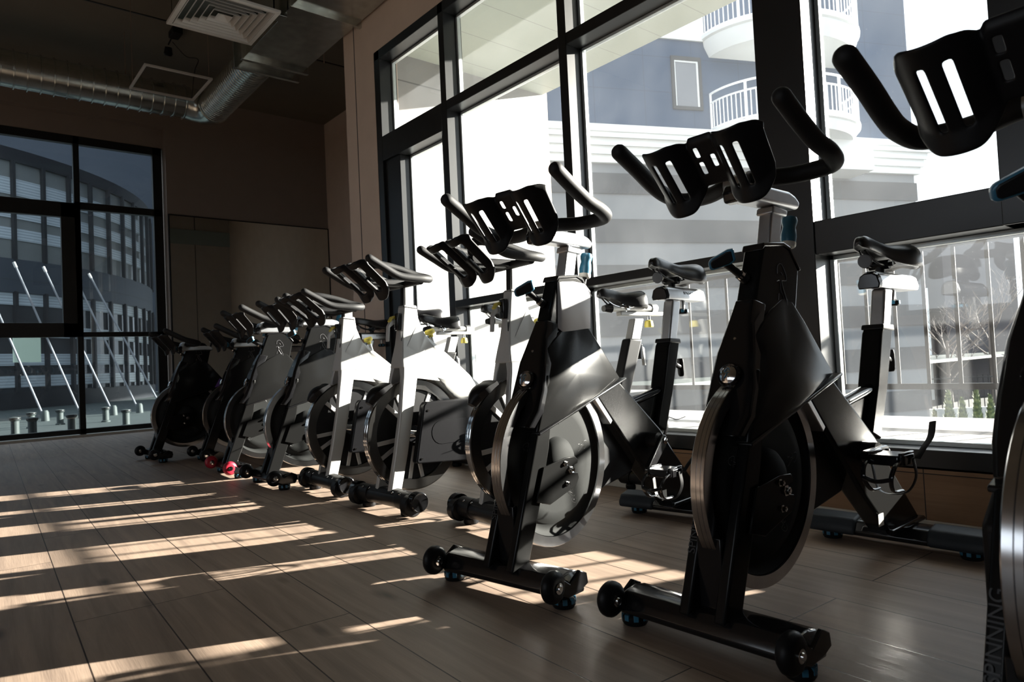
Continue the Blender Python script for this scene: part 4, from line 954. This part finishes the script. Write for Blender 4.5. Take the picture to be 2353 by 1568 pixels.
# ------------------------------------------------------------------ spin bikes, silver model
WT_, WZ_, WR_ = .19, .330, .256
def make_white():
    root = empty('spin_bike')
    # round front base tube with rollers
    fb_ = MB().tube([L3(-.21, .03, .062), L3(.21, .03, .062)], .036, 28).build('front_foot_bar', 'satin_black', root)
    for sg in (-1, 1):
        MB().tube([L3(sg*.12, .03, .064), L3(sg*.215, .03, .064)], .041, 28).build('bar_sleeve', 'plastic_black', fb_, .003)
        MB().lathe([(0, -.024), (.040, -.024), (.046, -.018), (.046, .018), (.040, .024), (0, .024)], L3(sg*.225, .015, .052), (sg, 0, 0), 32).build('transport_roller', 'plastic_black', fb_, ang=30)
        MB().lathe([(.043, -.006), (.043, .030), (.039, .034), (.034, .032), (0, .031)], L3(sg*.240, .03, .068), (sg, 0, 0), 32).build('end_cap', 'gloss_black', fb_, ang=30)
        foot(fb_, sg*.165, .035, None)
        for s_ in (.10, .16): MB().lathe([(0, .002), (.004, .002), (.005, 0)], L3(sg*s_, -.000, .097), (0, .5, .86), 10).build('screw', 'chrome', fb_)
    mb = MB(); prof = [(.0, .085), (.02, .104), (.05, .106), (.078, .09), (.07, .075), (.01, .075)]; mb.prism(prof, -.125, .125); mb.build('bar_cover', 'plastic_black', fb_, .006, 3)
    rb_ = MB().tube([L3(-.25, .98, .055), L3(.25, .98, .055)], .030, 24).build('rear_foot_bar', 'satin_black', root)
    for sg in (-1, 1): foot(rb_, sg*.20, .98, None); MB().tube([L3(sg*.19, .98, .055), L3(sg*.262, .98, .055)], .035, 24).build('end_cap', 'plastic_black', rb_, .003)
    # fork: two flat legs meeting in an arch, running up to the neck (built as one plate outline across s)
    mb = MB()
    # cross sections up the fork: (t_front, t_back, z, outer half width, inner half width)
    secs = [(.008, .068, .085, .070, .040), (.045, .112, .25, .069, .041), (.078, .148, .42, .068, .041), (.092, .170, .53, .066, .040), (.104, .186, .60, .062, .036), (.111, .200, .645, .057, .020)]
    for sg in (-1, 1):
        rings = []
        for tf, tb, z, ow, iw in secs: rings.append([mb.bm.verts.new(L3(sg*iw, tf, z)), mb.bm.verts.new(L3(sg*ow, tf+.003, z)), mb.bm.verts.new(L3(sg*ow, tb, z)), mb.bm.verts.new(L3(sg*iw, tb, z))])
        for A_, B_ in zip(rings, rings[1:]):
            for k in range(4): mb.bm.faces.new((A_[k], A_[(k+1) % 4], B_[(k+1) % 4], B_[k]))
        mb.bm.faces.new(rings[0][::-1]); mb.bm.faces.new(rings[-1])
    mb.build('fork', 'silver_frame', root, .006, 3)
    up_s = [(.110, .21, .640, .058), (.116, .24, .69, .046), (.127, .258, .75, .034), (.133, .255, .80, .029), (.142, .228, .87, .027), (.150, .221, .932, .027)]
    mb = MB(); rings = []
    for tf, tb, z, w_ in up_s: rings.append([mb.bm.verts.new(L3(-w_, tf, z)), mb.bm.verts.new(L3(w_, tf, z)), mb.bm.verts.new(L3(w_, tb, z)), mb.bm.verts.new(L3(-w_, tb, z))])
    for A_, B_ in zip(rings, rings[1:]):
        for k in range(4): mb.bm.faces.new((A_[k], A_[(k+1) % 4], B_[(k+1) % 4], B_[k]))
    mb.bm.faces.new(rings[0][::-1]); mb.bm.faces.new(rings[-1])
    nk = mb.build('head_tube', 'silver_frame', root, .007, 4)
    sheet_prism(nk, 'collar_seam', [(.149, .922), (.222, .915), (.222, .918), (.149, .926)], -.0285, .0285, 'satin_black', .0005, 1)
    # diagonal body beam
    bd = [(.140, .66, .040, .006), (.150, .74, .036, .008), (.222, .848, .028, .004), (.262, .79, .030, .006), (.40, .682, .034, .010), (.57, .540, .036, .010), (.76, .375, .036, .006), (.80, .32, .034, .004), (.72, .300, .034, .006), (.60, .37, .036, .008), (.50, .435, .038, .008), (.402, .492, .040, .008), (.335, .55, .042, .008), (.28, .598, .044, .006), (.235, .610, .046, .004), (.185, .59, .048, .0)]
    MB().loft(bd, .22, 0).build('frame_beam', 'silver_frame', root, .006, 3, ang=55, limit=50)
    sheet_prism(root, 'lower_beam', [(.66, .34), (.74, .36), (1.01, .070), (.93, .070)], -.030, .030, 'satin_black', .008, 3)
    # brake pad post and fender
    MB().tube([L3(0, .262, .60), L3(0, .250, .545)], [.014, .018], 16).build('brake_post', 'plastic_black', root)
    mb = MB(); rings = []
    for k in range(13):
        u = k/12; a = R(146-26*u); rr_ = WR_+.010; w_ = .016+.034*min(1, u*1.8); c_ = L3(0, WT_, WZ_)
        d = Vector((0, -math.cos(a), math.sin(a)))
        rings.append([mb.bm.verts.new(c_+Vector((q*w_, 0, 0))+d*(rr_+.012+(.008+.022*math.sin(math.pi*min(1, .12+u)))*(1-.5*abs(q)**2))) for q in (-1, -.6, 0, .6, 1)]+[mb.bm.verts.new(c_+Vector((q*w_, 0, 0))+d*(rr_)) for q in (1, 0, -1)])
    for A_, B_ in zip(rings, rings[1:]):
        for k in range(8): mb.bm.faces.new((A_[k], A_[(k+1) % 8], B_[(k+1) % 8], B_[k]))
    mb.bm.faces.new(rings[0]); mb.bm.faces.new(rings[-1][::-1])
    fe_ = mb.build('sweat_guard', 'plastic_black', root, ang=50)
    # mirror the guard to the front: it must lie ahead of the fork (small t)
    # flywheel with silver double spokes
    c0 = L3(0, WT_, WZ_)
    fw = MB().lathe([(.205, -.012), (.208, -.019), (.252, -.019), (.2555, -.016), (.256, 0), (.2555, .016), (.252, .019), (.208, .019), (.205, .012), (.205, -.012)], c0, (1, 0, 0), 96).build('flywheel', 'rim_dark', root, ang=30)
    MB().lathe([(.2562, -.016), (.2578, -.014), (.2578, -.002), (.2568, -.001), (.2568, .001), (.2578, .002), (.2578, .014), (.2562, .016)], c0, (1, 0, 0), 96).build('rim_band', 'chrome', fw, ang=30)
    MB().lathe([(.04, -.008), (.205, -.008), (.205, .008), (.04, .008), (.04, -.008)], c0, (1, 0, 0), 64).build('disc', 'satin_black', fw, ang=30)
    for k in range(5):
        mb = MB()
        for da in (-.17, .17):
            a = k*math.tau/5+.95; e = Vector((0, math.cos(a+da*.4), math.sin(a+da*.4))); u1 = Vector((0, math.cos(a+da), math.sin(a+da)))
            p0, p1 = c0+e*.055, c0+u1*.206; d = (p1-p0)/2; n_ = Vector((0, -d.z, d.y)).normalized()*.010
            mb.obox((p0+p1)/2, (.0125, 0, 0), d, n_)
        mb.build('spoke_pair', 'spoke_silver', fw, .002)
    MB().tube([L3(-.07, WT_, WZ_), L3(.07, WT_, WZ_)], .016, 16).build('axle', 'chrome', root)
    # chain guard, near side
    cg = [(.128, .215), (.135, .205), (.40, .188), (.60, .185), (.70, .215), (.755, .29), (.745, .375), (.68, .44), (.56, .472), (.40, .480), (.195, .480), (.180, .465)]
    g_ = sheet_prism(root, 'chain_guard', cg, -.112, -.072, 'guard_black', .010, 4)
    pl = [(t, z) for t, z in [(.27+.055*math.cos(R(a)), .335+.055*math.sin(R(a))) for a in range(90, 271, 20)]+[(.45+.055*math.cos(R(a)), .335+.055*math.sin(R(a))) for a in range(-90, 91, 20)]]
    sheet_prism(g_, 'guard_plate', pl, -.1138, -.1115, 'guard_black', .0012, 2)
    for t, z in ((.20, .44), (.155, .225), (.455, .36), (.52, .455)): MB().lathe([(0, .004), (.005, .004), (.006, 0)], L3(-.112, t, z), (-1, 0, 0), 10).build('screw', 'chrome', g_)
    crank(root, -.135, .60, .31, R(150), .15, -1, False); crank(root, .10, .60, .31, R(-30), .15, 1, False)
    # tension knob on the beam (yellow)
    tk = MB().tube([L3(0, .335, .72), L3(0, .312, .79)], .0085, 12).build('tension_knob', 'chrome', root)
    kd = (L3(0, .312, .79)-L3(0, .335, .72)).normalized()
    mb = MB(); seg = 40; prof = [(0, 0), (.011, 0), (.011, .012), (.022, .016), (.025, .022), (.024, .034), (.018, .038), (0, .038)]
    mb.lathe(prof, L3(0, .314, .783), kd, 20); mb.build('knob_grip', 'yellow', tk, ang=30)
    # quick-release lever on the front of the head tube
    ql = MB().box(-.016, .016, -.142, -.118, .815, .895).build('quick_release', 'gloss_black', root, .005, 3)
    mb = MB(); mb.prism([(.112, .868), (.095, .862), (.078, .835), (.072, .765), (.084, .765), (.090, .83), (.112, .845)], .004, .022); mb.build('lever', 'silver_frame', ql, .003)
    mb = MB(); mb.prism([(.118, .885), (.100, .880), (.086, .858), (.092, .853), (.106, .868), (.12, .872)], .003, .023); mb.build('lever_tip', 'yellow', ql, .002)
    MB().box(-.0275, -.0272, -.145, -.125, .765, .81).build('sticker', 'satin_black', root, smooth=False)
    # handlebar group
    sheet_prism(root, 'handlebar_post', [(.158, .85), (.208, .85), (.212, 1.035), (.165, 1.035)], -.017, .017, 'silver_frame', .004, 3)
    sheet_prism(root, 'post_front_strip', [(.1545, .90), (.1585, .90), (.165, 1.03), (.161, 1.03)], -.015, .015, 'satin_black', .001, 1)
    for sg in (-1, 1):
        p = bez([L3(sg*.198, -.122, 1.108), L3(sg*.200, -.06, 1.076), L3(sg*.202, .01, 1.042), L3(sg*.204, .08, 1.034), L3(sg*.203, .145, 1.033), L3(sg*.180, .190, 1.036), L3(sg*.148, .192, 1.046), L3(sg*.128, .150, 1.058), L3(sg*.118, .07, 1.082), L3(sg*.110, -.02, 1.098), L3(sg*.090, -.055, 1.092), L3(sg*.045, -.035, 1.068)], 5)
        MB().tube(p, .0175, 16, round_end=True).build('handlebar', 'foam_black', root, ang=80)
    MB().tube([L3(-.15, .165, 1.030), L3(.15, .165, 1.030)], .016, 16).build('cross_bar', 'foam_black', root, ang=80)
    MB().box(-.03, .03, -.20, .02, 1.02, 1.05).build('stem', 'satin_black', root, .008, 3)
    # twin open bottle cages in front
    tray_mesh(.134, (-.128, 1.128), (.045, .985), .073, .058, .040, .016, True).build('bottle_cage', 'plastic_black', root, subsurf=1, solid=.014)
    MB().tube([L3(-.05, -.02, 1.045), L3(.05, -.02, 1.045)], .016, 16).build('cage_mount', 'plastic_black', root)
    # seat group
    sheet_prism(root, 'seat_tube', [(.66, .36), (.735, .36), (.875, .722), (.79, .725)], -.026, .026, 'satin_black', .010, 4)
    sheet_prism(root, 'seat_post', [(.785, .66), (.845, .66), (.895, .815), (.835, .815)], -.020, .020, 'silver_frame', .006, 4)
    ql2 = MB().box(-.012, .012, -.885, -.865, .63, .70).build('seat_quick_release', 'gloss_black', root, .004)
    mb = MB(); mb.prism([(.885, .69), (.90, .68), (.905, .60), (.895, .60), (.888, .66)], -.008, .008); mb.build('lever', 'silver_frame', ql2, .002)
    ss = MB().tube([L3(0, .70, .862), L3(0, .97, .862)], .021, 20, flat=.8).build('seat_slider', 'silver_frame', root)
    MB().box(-.016, .016, -1.03, -.755, .828, .846).build('slider_rail', 'silver_frame', ss, .003)
    MB().tube([L3(0, .665, .860), L3(0, .705, .862)], [.014, .0225], 20).build('slider_cap', 'gloss_black', ss)
    MB().tube([L3(0, .955, .862), L3(0, .99, .862)], .0235, 20).build('rear_clamp', 'aluminium', ss)
    sk_ = MB().tube([L3(0, .945, .83), L3(0, .945, .805)], .009, 12).build('seat_knob', 'chrome', root)
    MB().lathe([(0, 0), (.020, 0), (.022, .008), (.018, .030), (.010, .034), (0, .034)], L3(0, .945, .775), (0, 0, 1), 10).build('knob_grip', 'yellow', sk_, ang=30)
    saddle(root, .635, .905, .955, .070, 'chrome')
    return root
W1 = make_white(); tag(W1, 'x', 'exercise bike', GRP)
W2, W3 = copy_tree(W1), copy_tree(W1)
HB |= {'cross_bar', 'cage_mount', 'bottle_cage', 'stem', 'post_front_strip'}
place(W1, 2.118, -1.6015, -.082, 0, 0, 'silver spin bike half hidden behind the sunlit black bike with paper')
place(W2, 2.787, -1.5226, .0287, 0, 0, 'silver spin bike fully visible in the middle of the row')
place(W3, 3.469, -1.5448, -.045, -.065, -.0, 'silver spin bike next to the black bikes, leftmost of the silver ones')
